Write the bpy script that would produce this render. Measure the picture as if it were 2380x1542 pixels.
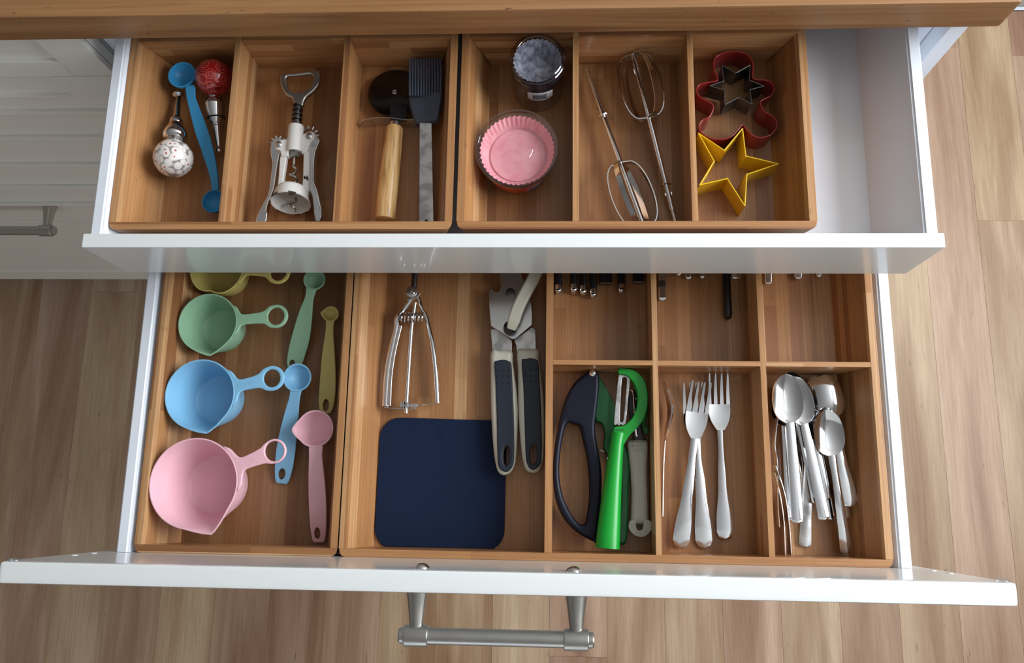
import bpy, bmesh, math, random
from mathutils import Vector, Matrix
random.seed(7)
for o in list(bpy.data.objects): bpy.data.objects.remove(o)
SC = bpy.context.scene
COL = SC.collection
S = 0.01          # everything below is measured in centimetres; z = 0 is the rim of the lower trays
ZF = -80.0        # the room's floor
def W(p): return Vector((p[0]*S, p[1]*S, (p[2]-ZF)*S))

# ------------------------------------------------------------------ camera
CAMP = (40.744, 5.045, 79.931); FPX = 1899.846
def rotm(a, b, c):
    a, b, c = map(math.radians, (a, b, c))
    return Matrix.Rotation(c, 3, 'Z') @ Matrix.Rotation(b, 3, 'Y') @ Matrix.Rotation(a, 3, 'X')
RM = rotm(12.069, 2.919, 0.956)
cd = bpy.data.cameras.new('camera'); cam = bpy.data.objects.new('camera', cd); COL.objects.link(cam)
cd.sensor_fit = 'HORIZONTAL'; cd.sensor_width = 36.0; cd.lens = FPX/2380*36.0
cd.clip_start = 0.02; cd.clip_end = 60
cam.matrix_world = Matrix.Translation(W(CAMP)) @ RM.to_4x4()
SC.camera = cam
def P(u, v, z):
    """the point at height z (cm) that stands at pixel u, v of the photograph"""
    d = RM @ Vector(((u-1190)/FPX, (771-v)/FPX, -1.0)); t = (z-CAMP[2])/d.z
    return Vector(CAMP)+d*t
def Py(u, v, y):
    d = RM @ Vector(((u-1190)/FPX, (771-v)/FPX, -1.0)); t = (y-CAMP[1])/d.y
    return Vector(CAMP)+d*t

# ------------------------------------------------------------------ light, exposure
SC.view_settings.view_transform = 'Standard'; SC.view_settings.look = 'None'
SC.view_settings.exposure = 0.0; SC.view_settings.gamma = 1.0; SC.view_settings.use_curve_mapping = False
wd = bpy.data.worlds.new('world'); SC.world = wd; wd.use_nodes = True
wd.node_tree.nodes['Background'].inputs[0].default_value = (0.80, 0.88, 1.0, 1)
wd.node_tree.nodes['Background'].inputs[1].default_value = 0.9
def area(name, loc, rot, sx, sy, e, col):
    l = bpy.data.lights.new(name, 'AREA'); l.shape = 'RECTANGLE'; l.size = sx; l.size_y = sy; l.energy = e; l.color = col
    o = bpy.data.objects.new(name, l); COL.objects.link(o); o.location = W(loc); o.rotation_euler = [math.radians(a) for a in rot]
    return o
# daylight entering through the window in the right wall, plus an added fill light behind the viewer
area('window_daylight', (207, 44, 104), (0, 66, 0), 1.15, 1.3, 62, (0.93, 0.97, 1.0))
area('front_fill', (20, -316, 40), (78, 0, 0), 2.3, 2.0, 12, (0.95, 0.98, 1.0))

# ------------------------------------------------------------------ materials
def srgb(r, g, b):
    f = lambda c: (c/255/12.92) if c/255 <= 0.04045 else ((c/255+0.055)/1.055)**2.4
    return (f(r), f(g), f(b), 1)
class NT:
    def __init__(s, name):
        s.m = bpy.data.materials.new(name); s.m.use_nodes = True; s.t = s.m.node_tree; s.n = s.t.nodes; s.l = s.t.links
        s.b = s.n['Principled BSDF']; s.out = s.n['Material Output']
    def new(s, typ, **kw):
        n = s.n.new(typ)
        for k, v in kw.items(): setattr(n, k, v)
        return n
    def link(s, a, b): s.l.new(a, b)
    def math(s, op, a, b=None):
        n = s.new('ShaderNodeMath', operation=op)
        for i, x in enumerate((a, b)):
            if x is None: continue
            if isinstance(x, (int, float)): n.inputs[i].default_value = x
            else: s.link(x, n.inputs[i])
        return n.outputs[0]
    def mix(s, f, a, b, blend='MIX'):
        n = s.new('ShaderNodeMix', data_type='RGBA', blend_type=blend)
        for i, x in ((0, f), (6, a), (7, b)):
            if isinstance(x, (int, float, tuple)): n.inputs[i].default_value = x
            else: s.link(x, n.inputs[i])
        return n.outputs[2]
    def ramp(s, fac, stops, interp='LINEAR'):
        n = s.new('ShaderNodeValToRGB'); n.color_ramp.interpolation = interp
        e = n.color_ramp.elements
        while len(e) < len(stops): e.new(0.5)
        for el, (p, c) in zip(e, stops): el.position = p; el.color = c
        s.link(fac, n.inputs[0]); return n.outputs[0]
    def bump(s, h, dist=0.001, strength=0.5):
        n = s.new('ShaderNodeBump'); n.inputs['Strength'].default_value = strength; n.inputs['Distance'].default_value = dist
        s.link(h, n.inputs['Height']); s.link(n.outputs[0], s.b.inputs['Normal'])
def flat(name, col, rough=0.5, metal=0.0, spec=0.5, coat=0.0, noise=0.0, nscale=60, bump=0.0, bscale=300, aniso=0, sss=0.0, croughv=0.05):
    k = NT(name); b = k.b
    b.inputs['Base Color'].default_value = col; b.inputs['Roughness'].default_value = rough; b.inputs['Metallic'].default_value = metal
    b.inputs['Specular IOR Level'].default_value = spec; b.inputs['Coat Weight'].default_value = coat; b.inputs['Coat Roughness'].default_value = croughv
    tc = k.new('ShaderNodeTexCoord')
    n = k.new('ShaderNodeTexNoise'); n.inputs['Scale'].default_value = nscale; n.inputs['Detail'].default_value = 4
    k.link(tc.outputs['Object'], n.inputs['Vector'])
    if noise:
        dark = tuple(c*(1-noise) for c in col[:3])+(1,)
        k.link(k.mix(n.outputs[0], dark, tuple(min(1, c*(1+noise*0.6)) for c in col[:3])+(1,)), b.inputs['Base Color'])
        r = k.math('ADD', k.math('MULTIPLY', n.outputs[0], noise*0.5), rough-noise*0.25); k.link(r, b.inputs['Roughness'])
    if bump:
        n2 = k.new('ShaderNodeTexNoise'); n2.inputs['Scale'].default_value = bscale; k.link(tc.outputs['Object'], n2.inputs['Vector'])
        k.bump(n2.outputs[0], 0.0006, bump)
    if aniso: b.inputs['Anisotropic'].default_value = aniso
    return k.m
def bamboo(name, along, sw=0.013, seg=0.28, tone=0.0):
    """laminated bamboo: strips run along `along`; nodes and a fine fibre grain"""
    k = NT(name); tc = k.new('ShaderNodeTexCoord'); sp = k.new('ShaderNodeSeparateXYZ'); k.link(tc.outputs['Object'], sp.inputs[0])
    X, Y, Z = sp.outputs
    if along == 'Y': L, A = Y, k.math('ADD', k.math('ADD', X, k.math('MULTIPLY', Z, 1.13)), 5.0)
    else: L, A = X, k.math('ADD', k.math('ADD', k.math('MULTIPLY', Y, 1.0), k.math('MULTIPLY', Z, 1.13)), 5.0)
    oi = k.new('ShaderNodeObjectInfo'); A = k.math('ADD', A, k.math('MULTIPLY', oi.outputs['Random'], 3.0))
    i = k.math('FLOOR', k.math('DIVIDE', A, sw))
    wn = k.new('ShaderNodeTexWhiteNoise', noise_dimensions='1D'); k.link(i, wn.inputs['W'])
    wn_s = wn.outputs['Value']
    j = k.math('FLOOR', k.math('ADD', k.math('DIVIDE', L, seg), k.math('MULTIPLY', wn_s, 7.3)))
    wn2 = k.new('ShaderNodeTexWhiteNoise', noise_dimensions='2D'); cv = k.new('ShaderNodeCombineXYZ'); k.link(i, cv.inputs[0]); k.link(j, cv.inputs[1])
    k.link(cv.outputs[0], wn2.inputs['Vector'])
    v = k.math('ADD', k.math('MULTIPLY', wn_s, 0.45), k.math('MULTIPLY', wn2.outputs['Value'], 0.55))
    # fibre grain
    g = k.new('ShaderNodeCombineXYZ'); k.link(k.math('MULTIPLY', A, 520), g.inputs[0]); k.link(k.math('MULTIPLY', L, 9), g.inputs[1]); k.link(i, g.inputs[2])
    n = k.new('ShaderNodeTexNoise'); n.inputs['Scale'].default_value = 1; n.inputs['Detail'].default_value = 3; k.link(g.outputs[0], n.inputs['Vector'])
    c = k.ramp(v, [(0.0, srgb(134, 88, 54)), (0.3, srgb(168, 119, 76)), (0.62, srgb(188, 138, 90)), (1.0, srgb(214, 172, 126))])
    c = k.mix(k.math('MULTIPLY', k.math('SUBTRACT', n.outputs[0], 0.3), 1.15), c, srgb(124, 76, 42))
    # nodes: short dark cross marks here and there
    m = k.new('ShaderNodeCombineXYZ'); k.link(k.math('MULTIPLY', A, 55), m.inputs[0]); k.link(k.math('MULTIPLY', L, 30), m.inputs[1])
    n2 = k.new('ShaderNodeTexNoise'); n2.inputs['Scale'].default_value = 1; n2.inputs['Detail'].default_value = 5; n2.inputs['Roughness'].default_value = 0.65; k.link(m.outputs[0], n2.inputs['Vector'])
    nd = k.ramp(n2.outputs[0], [(0.64, (0, 0, 0, 1)), (0.76, (1, 1, 1, 1))])
    c = k.mix(k.math('MULTIPLY', nd, 0.55), c, srgb(112, 66, 34))
    if tone: c = k.mix(tone, c, k.mix(0.5, srgb(112, 78, 52), k.mix(1.0, c, srgb(150, 130, 120), 'MULTIPLY')))  # browner bottoms: partly the bamboo's own tone, partly shade put into the colour
    k.link(c, k.b.inputs['Base Color']); k.b.inputs['Roughness'].default_value = 0.38; k.b.inputs['Specular IOR Level'].default_value = 0.45
    k.b.inputs['Coat Weight'].default_value = 0.18; k.b.inputs['Coat Roughness'].default_value = 0.22
    fr = k.math('FRACT', k.math('DIVIDE', A, sw))
    groove = k.math('LESS_THAN', fr, 0.025)
    k.bump(k.math('SUBTRACT', n.outputs[0], groove), 0.0003, 0.25)
    return k.m
def plank_wood():
    """matt oiled hardwood floor board; hue, offset and figure differ per board"""
    k = NT('floor board wood'); tc = k.new('ShaderNodeTexCoord'); oi = k.new('ShaderNodeObjectInfo')
    mp = k.new('ShaderNodeMapping'); k.link(tc.outputs['Object'], mp.inputs[0]); mp.inputs['Scale'].default_value = (9, 0.8, 9)
    off = k.new('ShaderNodeCombineXYZ'); k.link(k.math('MULTIPLY', oi.outputs['Random'], 91), off.inputs[0]); k.link(k.math('MULTIPLY', oi.outputs['Random'], 37), off.inputs[1]); k.link(off.outputs[0], mp.inputs['Location'])
    n = k.new('ShaderNodeTexNoise'); n.inputs['Scale'].default_value = 1.6; n.inputs['Detail'].default_value = 6; n.inputs['Distortion'].default_value = 0.9; k.link(mp.outputs[0], n.inputs['Vector'])
    mp2 = k.new('ShaderNodeMapping'); k.link(tc.outputs['Object'], mp2.inputs[0]); mp2.inputs['Scale'].default_value = (420, 14, 60); k.link(off.outputs[0], mp2.inputs['Location'])
    f = k.new('ShaderNodeTexNoise'); f.inputs['Scale'].default_value = 1; f.inputs['Detail'].default_value = 3; k.link(mp2.outputs[0], f.inputs['Vector'])
    wn = k.new('ShaderNodeTexWhiteNoise', noise_dimensions='1D'); k.link(oi.outputs['Random'], wn.inputs['W'])
    hue = k.ramp(wn.outputs['Value'], [(0.0, srgb(174, 142, 118)), (0.22, srgb(206, 182, 156)), (0.45, srgb(198, 168, 148)), (0.7, srgb(198, 172, 138)), (1.0, srgb(212, 190, 164))])
    drk = k.mix(1.0, hue, srgb(186, 164, 148), 'MULTIPLY')
    c = k.mix(k.ramp(n.outputs[0], [(0.3, (1, 1, 1, 1)), (0.7, (0, 0, 0, 1))]), hue, drk)
    c = k.mix(k.math('MULTIPLY', k.math('SUBTRACT', f.outputs[0], 0.34), 0.7), c, k.mix(1.0, c, srgb(160, 132, 112), 'MULTIPLY'))
    # small dark checks and pinholes
    mp3 = k.new('ShaderNodeMapping'); k.link(tc.outputs['Object'], mp3.inputs[0]); mp3.inputs['Scale'].default_value = (120, 22, 60); k.link(off.outputs[0], mp3.inputs['Location'])
    h = k.new('ShaderNodeTexNoise'); h.inputs['Scale'].default_value = 1; h.inputs['Detail'].default_value = 2; k.link(mp3.outputs[0], h.inputs['Vector'])
    c = k.mix(k.math('MULTIPLY', k.ramp(h.outputs[0], [(0.72, (0, 0, 0, 1)), (0.79, (1, 1, 1, 1))]), 0.6), c, srgb(84, 58, 40))
    k.link(c, k.b.inputs['Base Color']); k.b.inputs['Roughness'].default_value = 0.5; k.b.inputs['Specular IOR Level'].default_value = 0.4
    k.bump(f.outputs[0], 0.0003, 0.3)
    return k.m
def counter_wood():
    k = NT('worktop wood'); tc = k.new('ShaderNodeTexCoord')
    mp = k.new('ShaderNodeMapping'); k.link(tc.outputs['Object'], mp.inputs[0]); mp.inputs['Scale'].default_value = (2.2, 60, 60)
    n = k.new('ShaderNodeTexNoise'); n.inputs['Scale'].default_value = 1.5; n.inputs['Detail'].default_value = 7; n.inputs['Distortion'].default_value = 0.6; k.link(mp.outputs[0], n.inputs['Vector'])
    c = k.ramp(n.outputs[0], [(0.3, srgb(118, 80, 48)), (0.45, srgb(148, 106, 66)), (0.6, srgb(162, 120, 78)), (0.75, srgb(140, 98, 60))])
    mp2 = k.new('ShaderNodeMapping'); k.link(tc.outputs['Object'], mp2.inputs[0]); mp2.inputs['Scale'].default_value = (90, 260, 260)
    h = k.new('ShaderNodeTexNoise'); h.inputs['Scale'].default_value = 1; h.inputs['Detail'].default_value = 3; k.link(mp2.outputs[0], h.inputs['Vector'])
    c = k.mix(k.math('MULTIPLY', k.ramp(h.outputs[0], [(0.68, (0, 0, 0, 1)), (0.76, (1, 1, 1, 1))]), 0.8), c, srgb(70, 40, 22))
    mp3 = k.new('ShaderNodeMapping'); k.link(tc.outputs['Object'], mp3.inputs[0]); mp3.inputs['Scale'].default_value = (8, 420, 420)
    f = k.new('ShaderNodeTexNoise'); f.inputs['Scale'].default_value = 1; f.inputs['Detail'].default_value = 3; k.link(mp3.outputs[0], f.inputs['Vector'])
    c = k.mix(k.math('MULTIPLY', k.math('SUBTRACT', f.outputs[0], 0.35), 0.8), c, srgb(140, 90, 52))
    k.link(c, k.b.inputs['Base Color']); k.b.inputs['Roughness'].default_value = 0.45
    return k.m
def turned_wood():
    k = NT('pale beech'); tc = k.new('ShaderNodeTexCoord'); mp = k.new('ShaderNodeMapping'); k.link(tc.outputs['Object'], mp.inputs[0]); mp.inputs['Scale'].default_value = (300, 26, 300)
    n = k.new('ShaderNodeTexNoise'); n.inputs['Scale'].default_value = 1; n.inputs['Detail'].default_value = 4; k.link(mp.outputs[0], n.inputs['Vector'])
    k.link(k.ramp(n.outputs[0], [(0.3, srgb(150, 106, 60)), (0.5, srgb(206, 164, 106)), (0.7, srgb(222, 186, 130))]), k.b.inputs['Base Color'])
    k.b.inputs['Roughness'].default_value = 0.42; k.b.inputs['Coat Weight'].default_value = 0.3; k.b.inputs['Coat Roughness'].default_value = 0.2
    return k.m
def clear_plastic(name, tint, op=0.05):
    k = NT(name); k.n.remove(k.b)
    tr = k.new('ShaderNodeBsdfTransparent'); tr.inputs[0].default_value = tint
    gl = k.new('ShaderNodeBsdfGlossy'); gl.inputs['Roughness'].default_value = 0.04
    fr = k.new('ShaderNodeLayerWeight'); fr.inputs[0].default_value = 0.5
    m = k.new('ShaderNodeMixShader'); k.link(k.math('ADD', k.math('MULTIPLY', k.math('POWER', fr.outputs['Facing'], 3.0), 0.8), op+0.04), m.inputs[0]); k.link(tr.outputs[0], m.inputs[1]); k.link(gl.outputs[0], m.inputs[2])
    k.link(m.outputs[0], k.out.inputs[0]); return k.m
def steel(name, col, rough, brushed=0.0, dirt=0.0):
    k = NT(name); b = k.b; b.inputs['Metallic'].default_value = 1; b.inputs['Base Color'].default_value = col; b.inputs['Roughness'].default_value = rough
    tc = k.new('ShaderNodeTexCoord')
    n = k.new('ShaderNodeTexNoise'); n.inputs['Scale'].default_value = 90; n.inputs['Detail'].default_value = 3; k.link(tc.outputs['Object'], n.inputs['Vector'])
    k.link(k.math('ADD', k.math('MULTIPLY', n.outputs[0], 0.12+brushed), max(0.02, rough-0.06)), b.inputs['Roughness'])
    if dirt:
        k.link(k.mix(k.ramp(n.outputs[0], [(0.45, (0, 0, 0, 1)), (0.6, (1, 1, 1, 1))]), col, tuple(c*(1-dirt) for c in col[:3])+(1,)), b.inputs['Base Color'])
    return k.m
def glass_flowers(name, kind):
    k = NT(name); tc = k.new('ShaderNodeTexCoord')
    v = k.new('ShaderNodeTexVoronoi'); v.inputs['Scale'].default_value = 165 if kind == 'white' else 95; v.inputs['Randomness'].default_value = 0.75; k.link(tc.outputs['Object'], v.inputs['Vector'])
    d = v.outputs['Distance']
    if kind == 'white':
        c = k.ramp(d, [(0.0, srgb(180, 24, 20)), (0.13, srgb(190, 40, 34)), (0.17, srgb(242, 236, 230)), (0.27, srgb(240, 234, 228)), (0.3, srgb(176, 170, 166)), (0.33, srgb(240, 234, 230)), (0.54, srgb(232, 226, 222)), (0.72, srgb(140, 132, 128))])
    else:
        w = k.math('SINE', k.math('MULTIPLY', d, 30))
        c = k.ramp(w, [(0.0, srgb(150, 12, 14)), (0.72, srgb(170, 22, 24)), (0.9, srgb(214, 110, 104))])
        c = k.mix(k.ramp(d, [(0.62, (0, 0, 0, 1)), (0.75, (1, 1, 1, 1))]), c, srgb(120, 10, 12))
    k.link(c, k.b.inputs['Base Color']); k.b.inputs['Roughness'].default_value = 0.12 if kind == 'white' else 0.3
    k.b.inputs['Coat Weight'].default_value = 0.7; k.b.inputs['Coat Roughness'].default_value = 0.04
    return k.m
def paper(name, c1, c2, op=1.0, sc=90):
    k = NT(name); tc = k.new('ShaderNodeTexCoord'); n = k.new('ShaderNodeTexNoise'); n.inputs['Scale'].default_value = sc; n.inputs['Detail'].default_value = 4; k.link(tc.outputs['Object'], n.inputs['Vector'])
    k.link(k.ramp(n.outputs[0], [(0.35, c1), (0.65, c2)]), k.b.inputs['Base Color']); k.b.inputs['Roughness'].default_value = 0.75; k.b.inputs['Specular IOR Level'].default_value = 0.2
    return k.m
MT = dict(
    bam_y=bamboo('bamboo strips lengthwise', 'Y'), bam_x=bamboo('bamboo strips crosswise', 'X', sw=0.012, seg=0.4),
    bam_dark=bamboo('dark bamboo bottom strips', 'Y', tone=0.7), bam_mid=bamboo('mid brown bamboo bottom strips', 'Y', tone=0.35), bam_bot=bamboo('brown bamboo bottom strips', 'Y', tone=0.06), bam_wy=bamboo('bamboo wall strips lengthwise', 'Y', sw=0.011, seg=0.5), board=plank_wood(), counter=counter_wood(), beech=turned_wood(),
    white=flat('white drawer lacquer', srgb(232, 238, 248), 0.22, coat=0.35, croughv=0.06), foil=flat('white front foil', srgb(236, 240, 240), 0.24, coat=0.4, croughv=0.06),
    cream_front=flat('off white painted front', srgb(232, 230, 222), 0.35, coat=0.2, croughv=0.1), wallp=flat('wall paint', srgb(196, 192, 186), 0.8), ceil=flat('ceiling paint', srgb(206, 206, 206), 0.85),
    dark=flat('shadow gap board', srgb(40, 34, 30), 0.7), nickel=steel('brushed nickel', (0.48, 0.47, 0.445, 1), 0.30, 0.1), steel=steel('satin steel', (0.66, 0.67, 0.68, 1), 0.2, 0.06),
    polished=steel('polished steel', (0.74, 0.75, 0.77, 1), 0.10), chrome=steel('chrome', (0.70, 0.70, 0.72, 1), 0.08), worn=steel('worn steel', (0.62, 0.62, 0.62, 1), 0.34, 0.1, 0.35),
    darksteel=steel('dark steel', (0.16, 0.16, 0.17, 1), 0.3), dark_reflection=steel('blackened steel', (0.07, 0.065, 0.065, 1), 0.16), tin=steel('dull tin', (0.20, 0.20, 0.20, 1), 0.3, 0.1, 0.3), whitepaint=flat('chipped white enamel', srgb(226, 224, 220), 0.3, coat=0.3),
    chip=flat('bare dark metal chips', srgb(40, 42, 50), 0.5), navy=flat('navy plastic', srgb(13, 17, 34), 0.45, spec=0.25), navymat=flat('navy silicone', srgb(14, 30, 58), 0.7, spec=0.2, bump=0.3, bscale=900),
    slate=flat('slate silicone', srgb(70, 80, 96), 0.62), greyplastic=flat('warm grey plastic', srgb(204, 202, 196), 0.5), cream=flat('cream plastic', srgb(212, 208, 192), 0.4),
    navygrip=flat('dark blue soft grip', srgb(26, 35, 50), 0.5), black=flat('black plastic', srgb(22, 23, 28), 0.32), green=flat('bright green plastic', srgb(8, 150, 44), 0.33), dkgreen=flat('deep green plastic', srgb(18, 104, 50), 0.4),
    spoonblue=flat('mid blue plastic', srgb(58, 150, 202), 0.42), pblue=flat('sky blue plastic', srgb(132, 188, 224), 0.42), pgreen=flat('sage green plastic', srgb(148, 188, 156), 0.42), pyellow=flat('mustard yellow plastic', srgb(206, 190, 114), 0.42),
    ppink=flat('pastel pink plastic', srgb(234, 184, 196), 0.42), red=flat('red enamel', srgb(140, 32, 34), 0.3, coat=0.5), yellow=flat('yellow enamel', srgb(226, 186, 16), 0.35, coat=0.3), rubber=flat('black rubber', srgb(18, 18, 18), 0.6),
    clear=clear_plastic('clear plastic', (0.98, 0.98, 0.98, 1), 0.02), smoke=clear_plastic('smoky clear plastic', (0.93, 0.94, 0.97, 1), 0.03),
    lidplastic=clear_plastic('clear lid plastic', (0.95, 0.95, 0.96, 1), 0.07),
    pinkpaper=paper('pink paper', srgb(240, 160, 172), srgb(248, 184, 190)), greypaper=paper('grey mottled paper', srgb(112, 116, 132), srgb(184, 188, 202), sc=160), whitepaper=paper('white label paper', srgb(226, 228, 236), srgb(236, 236, 240)),  # grey paper colours lowered to carry the shade inside the tub
    redlabel=flat('red label film', srgb(206, 40, 22), 0.3), orangelabel=flat('orange label film', srgb(236, 128, 20), 0.3), yellowlabel=flat('yellow label film', srgb(240, 200, 30), 0.3), teallabel=flat('teal label film', srgb(30, 130, 120), 0.3), bluelabel=flat('blue label film', srgb(28, 50, 130), 0.3), ink=flat('label ink', srgb(34, 36, 60), 0.6),
    whiteball=glass_flowers('white millefiori glass', 'white'), redball=glass_flowers('red millefiori clay', 'red'), bumper=clear_plastic('clear rubber', (0.9, 0.93, 0.95, 1), 0.12),
    lens=clear_plastic('window glass', (0.97, 0.98, 0.98, 1), 0.0))

# ------------------------------------------------------------------ object helpers
ORG = {}
def finish(o, m, sharp=38):
    me = o.data
    me.polygons.foreach_set('use_smooth', [True]*len(me.polygons))
    try: me.set_sharp_from_angle(angle=math.radians(sharp))
    except Exception: pass
    me.materials.append(MT[m]); me.update()
    w = o.modifiers.new('face weighted normals', 'WEIGHTED_NORMAL'); w.keep_sharp = True; w.weight = 100
def empty(name, loc, label, cat, group=None):
    o = bpy.data.objects.new(name, None); o.empty_display_size = 0.03; COL.objects.link(o); o.location = W(loc); ORG[o.name] = Vector(loc)
    o['label'] = label; o['category'] = cat
    if group: o['group'] = group
    return o
def link(name, geo, m, parent=None, label=None, cat=None, group=None, kind=None, sharp=38, loc=None):
    """one mesh object from (verts, faces) in cm; parts keep their thing's origin"""
    vs, fs = geo
    if parent is not None and parent.name in ORG: org = ORG[parent.name]
    elif loc is not None: org = Vector(loc)
    else:
        xs = [v[0] for v in vs]; ys = [v[1] for v in vs]; org = Vector(((min(xs)+max(xs))/2, (min(ys)+max(ys))/2, min(v[2] for v in vs)))
    me = bpy.data.meshes.new(name)
    me.from_pydata([((v[0]-org[0])*S, (v[1]-org[1])*S, (v[2]-org[2])*S) for v in vs], [], fs)
    me.validate()
    bm = bmesh.new(); bm.from_mesh(me); bmesh.ops.recalc_face_normals(bm, faces=bm.faces); bm.to_mesh(me); bm.free()
    o = bpy.data.objects.new(name, me); COL.objects.link(o)
    if parent is not None: o.parent = parent
    else: o.location = W(org)
    ORG[o.name] = org
    finish(o, m, sharp)
    if label: o['label'] = label
    if cat: o['category'] = cat
    if group: o['group'] = group
    if kind: o['kind'] = kind
    return o
def join(*gs):
    V, F = [], []
    for v, f in gs:
        n = len(V); V += [Vector(p) for p in v]; F += [tuple(i+n for i in q) for q in f]
    return V, F
def box(x0, x1, y0, y1, z0, z1, b=0.0):
    """a box, with chamfered edges when b > 0"""
    bm = bmesh.new(); bmesh.ops.create_cube(bm, size=1)
    for v in bm.verts: v.co = Vector(((x0+x1)/2+v.co.x*(x1-x0), (y0+y1)/2+v.co.y*(y1-y0), (z0+z1)/2+v.co.z*(z1-z0)))
    if b: bmesh.ops.bevel(bm, geom=list(bm.edges), offset=b, segments=2, profile=0.6, affect='EDGES')
    return bmgeo(bm)
def bmgeo(bm):
    bm.verts.index_update(); g = ([v.co.copy() for v in bm.verts], [tuple(v.index for v in f.verts) for f in bm.faces]); bm.free(); return g
def prism(pts, z0, z1, b=0.0):
    return plate([pts], z0, z1, b)
def hull8(bot, top, b=0.0):
    """six-sided solid from 4 bottom and 4 top corners"""
    bm = bmesh.new(); vs = [bm.verts.new(p) for p in list(bot)+list(top)]
    for q in ((3, 2, 1, 0), (4, 5, 6, 7), (0, 1, 5, 4), (1, 2, 6, 5), (2, 3, 7, 6), (3, 0, 4, 7)): bm.faces.new([vs[i] for i in q])
    if b: bmesh.ops.bevel(bm, geom=list(bm.edges), offset=b, segments=2, profile=0.6, affect='EDGES')
    return bmgeo(bm)
def area2(p): return sum(p[i][0]*p[(i+1) % len(p)][1]-p[(i+1) % len(p)][0]*p[i][1] for i in range(len(p)))
def inset(p, d):
    n = len(p); out = []
    for i in range(n):
        a, b, c = Vector(p[i-1][:2]), Vector(p[i][:2]), Vector(p[(i+1) % n][:2])
        e1 = (b-a); e2 = (c-b)
        if e1.length < 1e-6 or e2.length < 1e-6: out.append(b.copy()); continue
        e1.normalize(); e2.normalize(); n1 = Vector((-e1.y, e1.x)); n2 = Vector((-e2.y, e2.x)); m = n1+n2
        if m.length < 1e-4: m = n1
        m.normalize(); k = min(1.6, 1/max(0.3, m.dot(n1))); out.append(b+m*d*k)
    return out
def plate(loops, z0, z1, b=0.0, seg=3, zf=None, dome=0.0):
    """extruded outline with holes and rounded rims; loops[0] is the outline, the rest are holes; zf(x, y) bends it"""
    L = []
    for i, p in enumerate(loops):
        p = [Vector((q[0], q[1])) for q in p]
        if (area2(p) > 0) != (i == 0): p.reverse()
        L.append(p)
    prof = [(0.0, z0), (0.0, z1)]
    if b:
        prof = [(b*(1-math.sin(t)), z0+b*(1-math.cos(t))) for t in [math.pi/2*j/seg for j in range(seg+1)]]
        prof += [(b*(1-math.cos(t)), z1-b*(1-math.sin(t))) for t in [math.pi/2*j/seg for j in range(seg+1)]]
    V, F = [], []; ends = {0: [], 1: []}
    for p in L:
        rings = []
        for d, z in prof:
            q = inset(p, d) if d > 1e-6 else p
            rings.append(list(range(len(V), len(V)+len(q)))); V += [Vector((c[0], c[1], z)) for c in q]
        n = len(p)
        for r0, r1 in zip(rings, rings[1:]):
            for i in range(n): F.append((r0[i], r0[(i+1) % n], r1[(i+1) % n], r1[i]))
        ends[0].append(rings[0]); ends[1].append(rings[-1])
    for e in (0, 1):
        bm = bmesh.new(); ed = []; mp = {}
        for r in ends[e]:
            bv = [bm.verts.new(V[i]) for i in r]
            for v, i in zip(bv, r): mp[v] = i
            ed += [bm.edges.new((bv[i], bv[(i+1) % len(bv)])) for i in range(len(bv))]
        bmesh.ops.triangle_fill(bm, use_beauty=True, use_dissolve=False, edges=ed)
        for f in bm.faces:
            if all(v in mp for v in f.verts): F.append(tuple(mp[v] for v in f.verts))
        bm.free()
    if zf:
        for v in V: v.z += zf(v.x, v.y)
    return V, F
def smooth(p, n=4, closed=True):
    """Catmull-Rom through the points"""
    out = []; N = len(p); p = [Vector(q) for q in p]
    for i in range(N if closed else N-1):
        a = p[(i-1) % N] if closed or i > 0 else p[0]*2-p[1]
        b, c = p[i], p[(i+1) % N]
        d = p[(i+2) % N] if closed or i+2 < N else p[-1]*2-p[-2]
        for j in range(n):
            t = j/n; out.append(0.5*((2*b)+(c-a)*t+(2*a-5*b+4*c-d)*t*t+(3*b-a-3*c+d)*t**3))
    if not closed: out.append(p[-1].copy())
    return out
def sweep(path, section, up=(0, 0, 1), scale=None, closed=False, capped=True, twist=None):
    """section [(side, up)] carried along path; scale(i) -> factor or (fs, fu)"""
    path = [Vector(p) for p in path]; N = len(path); V, F = [], []; up = Vector(up); prev = None
    for i, p in enumerate(path):
        t = (path[(i+1) % N]-path[i-1]) if closed else (path[min(i+1, N-1)]-path[max(i-1, 0)])
        t.normalize()
        if prev is None:
            s = t.cross(up)
            if s.length < 1e-4: s = t.cross(Vector((1, 0, 0)))
        else: s = prev-t*prev.dot(t)
        s.normalize(); prev = s; u = s.cross(t); u.normalize()
        f = scale(i) if scale else 1
        if not isinstance(f, tuple): f = (f, f)
        V += [p+s*a*f[0]+u*b*f[1] for a, b in section]
    M = len(section)
    for i in range(N if closed else N-1):
        a = i*M; b = ((i+1) % N)*M
        for j in range(M): k = (j+1) % M; F.append((a+j, a+k, b+k, b+j))
    if capped and not closed: F.append(tuple(range(M-1, -1, -1))); F.append(tuple(range((N-1)*M, N*M)))
    return V, F
def circ(r, n=12, rb=None): return [(r*math.cos(2*math.pi*i/n), (rb or r)*math.sin(2*math.pi*i/n)) for i in range(n)]
def rrect(w, h, r, n=3):
    out = []
    for cx, cy, a0 in ((w/2-r, h/2-r, 0), (-w/2+r, h/2-r, 90), (-w/2+r, -h/2+r, 180), (w/2-r, -h/2+r, 270)):
        for i in range(n+1): a = math.radians(a0+90*i/n); out.append((cx+r*math.cos(a), cy+r*math.sin(a)))
    return out
def tube(path, r, n=10, **k): return sweep(path, circ(r, n), **k)
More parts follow.
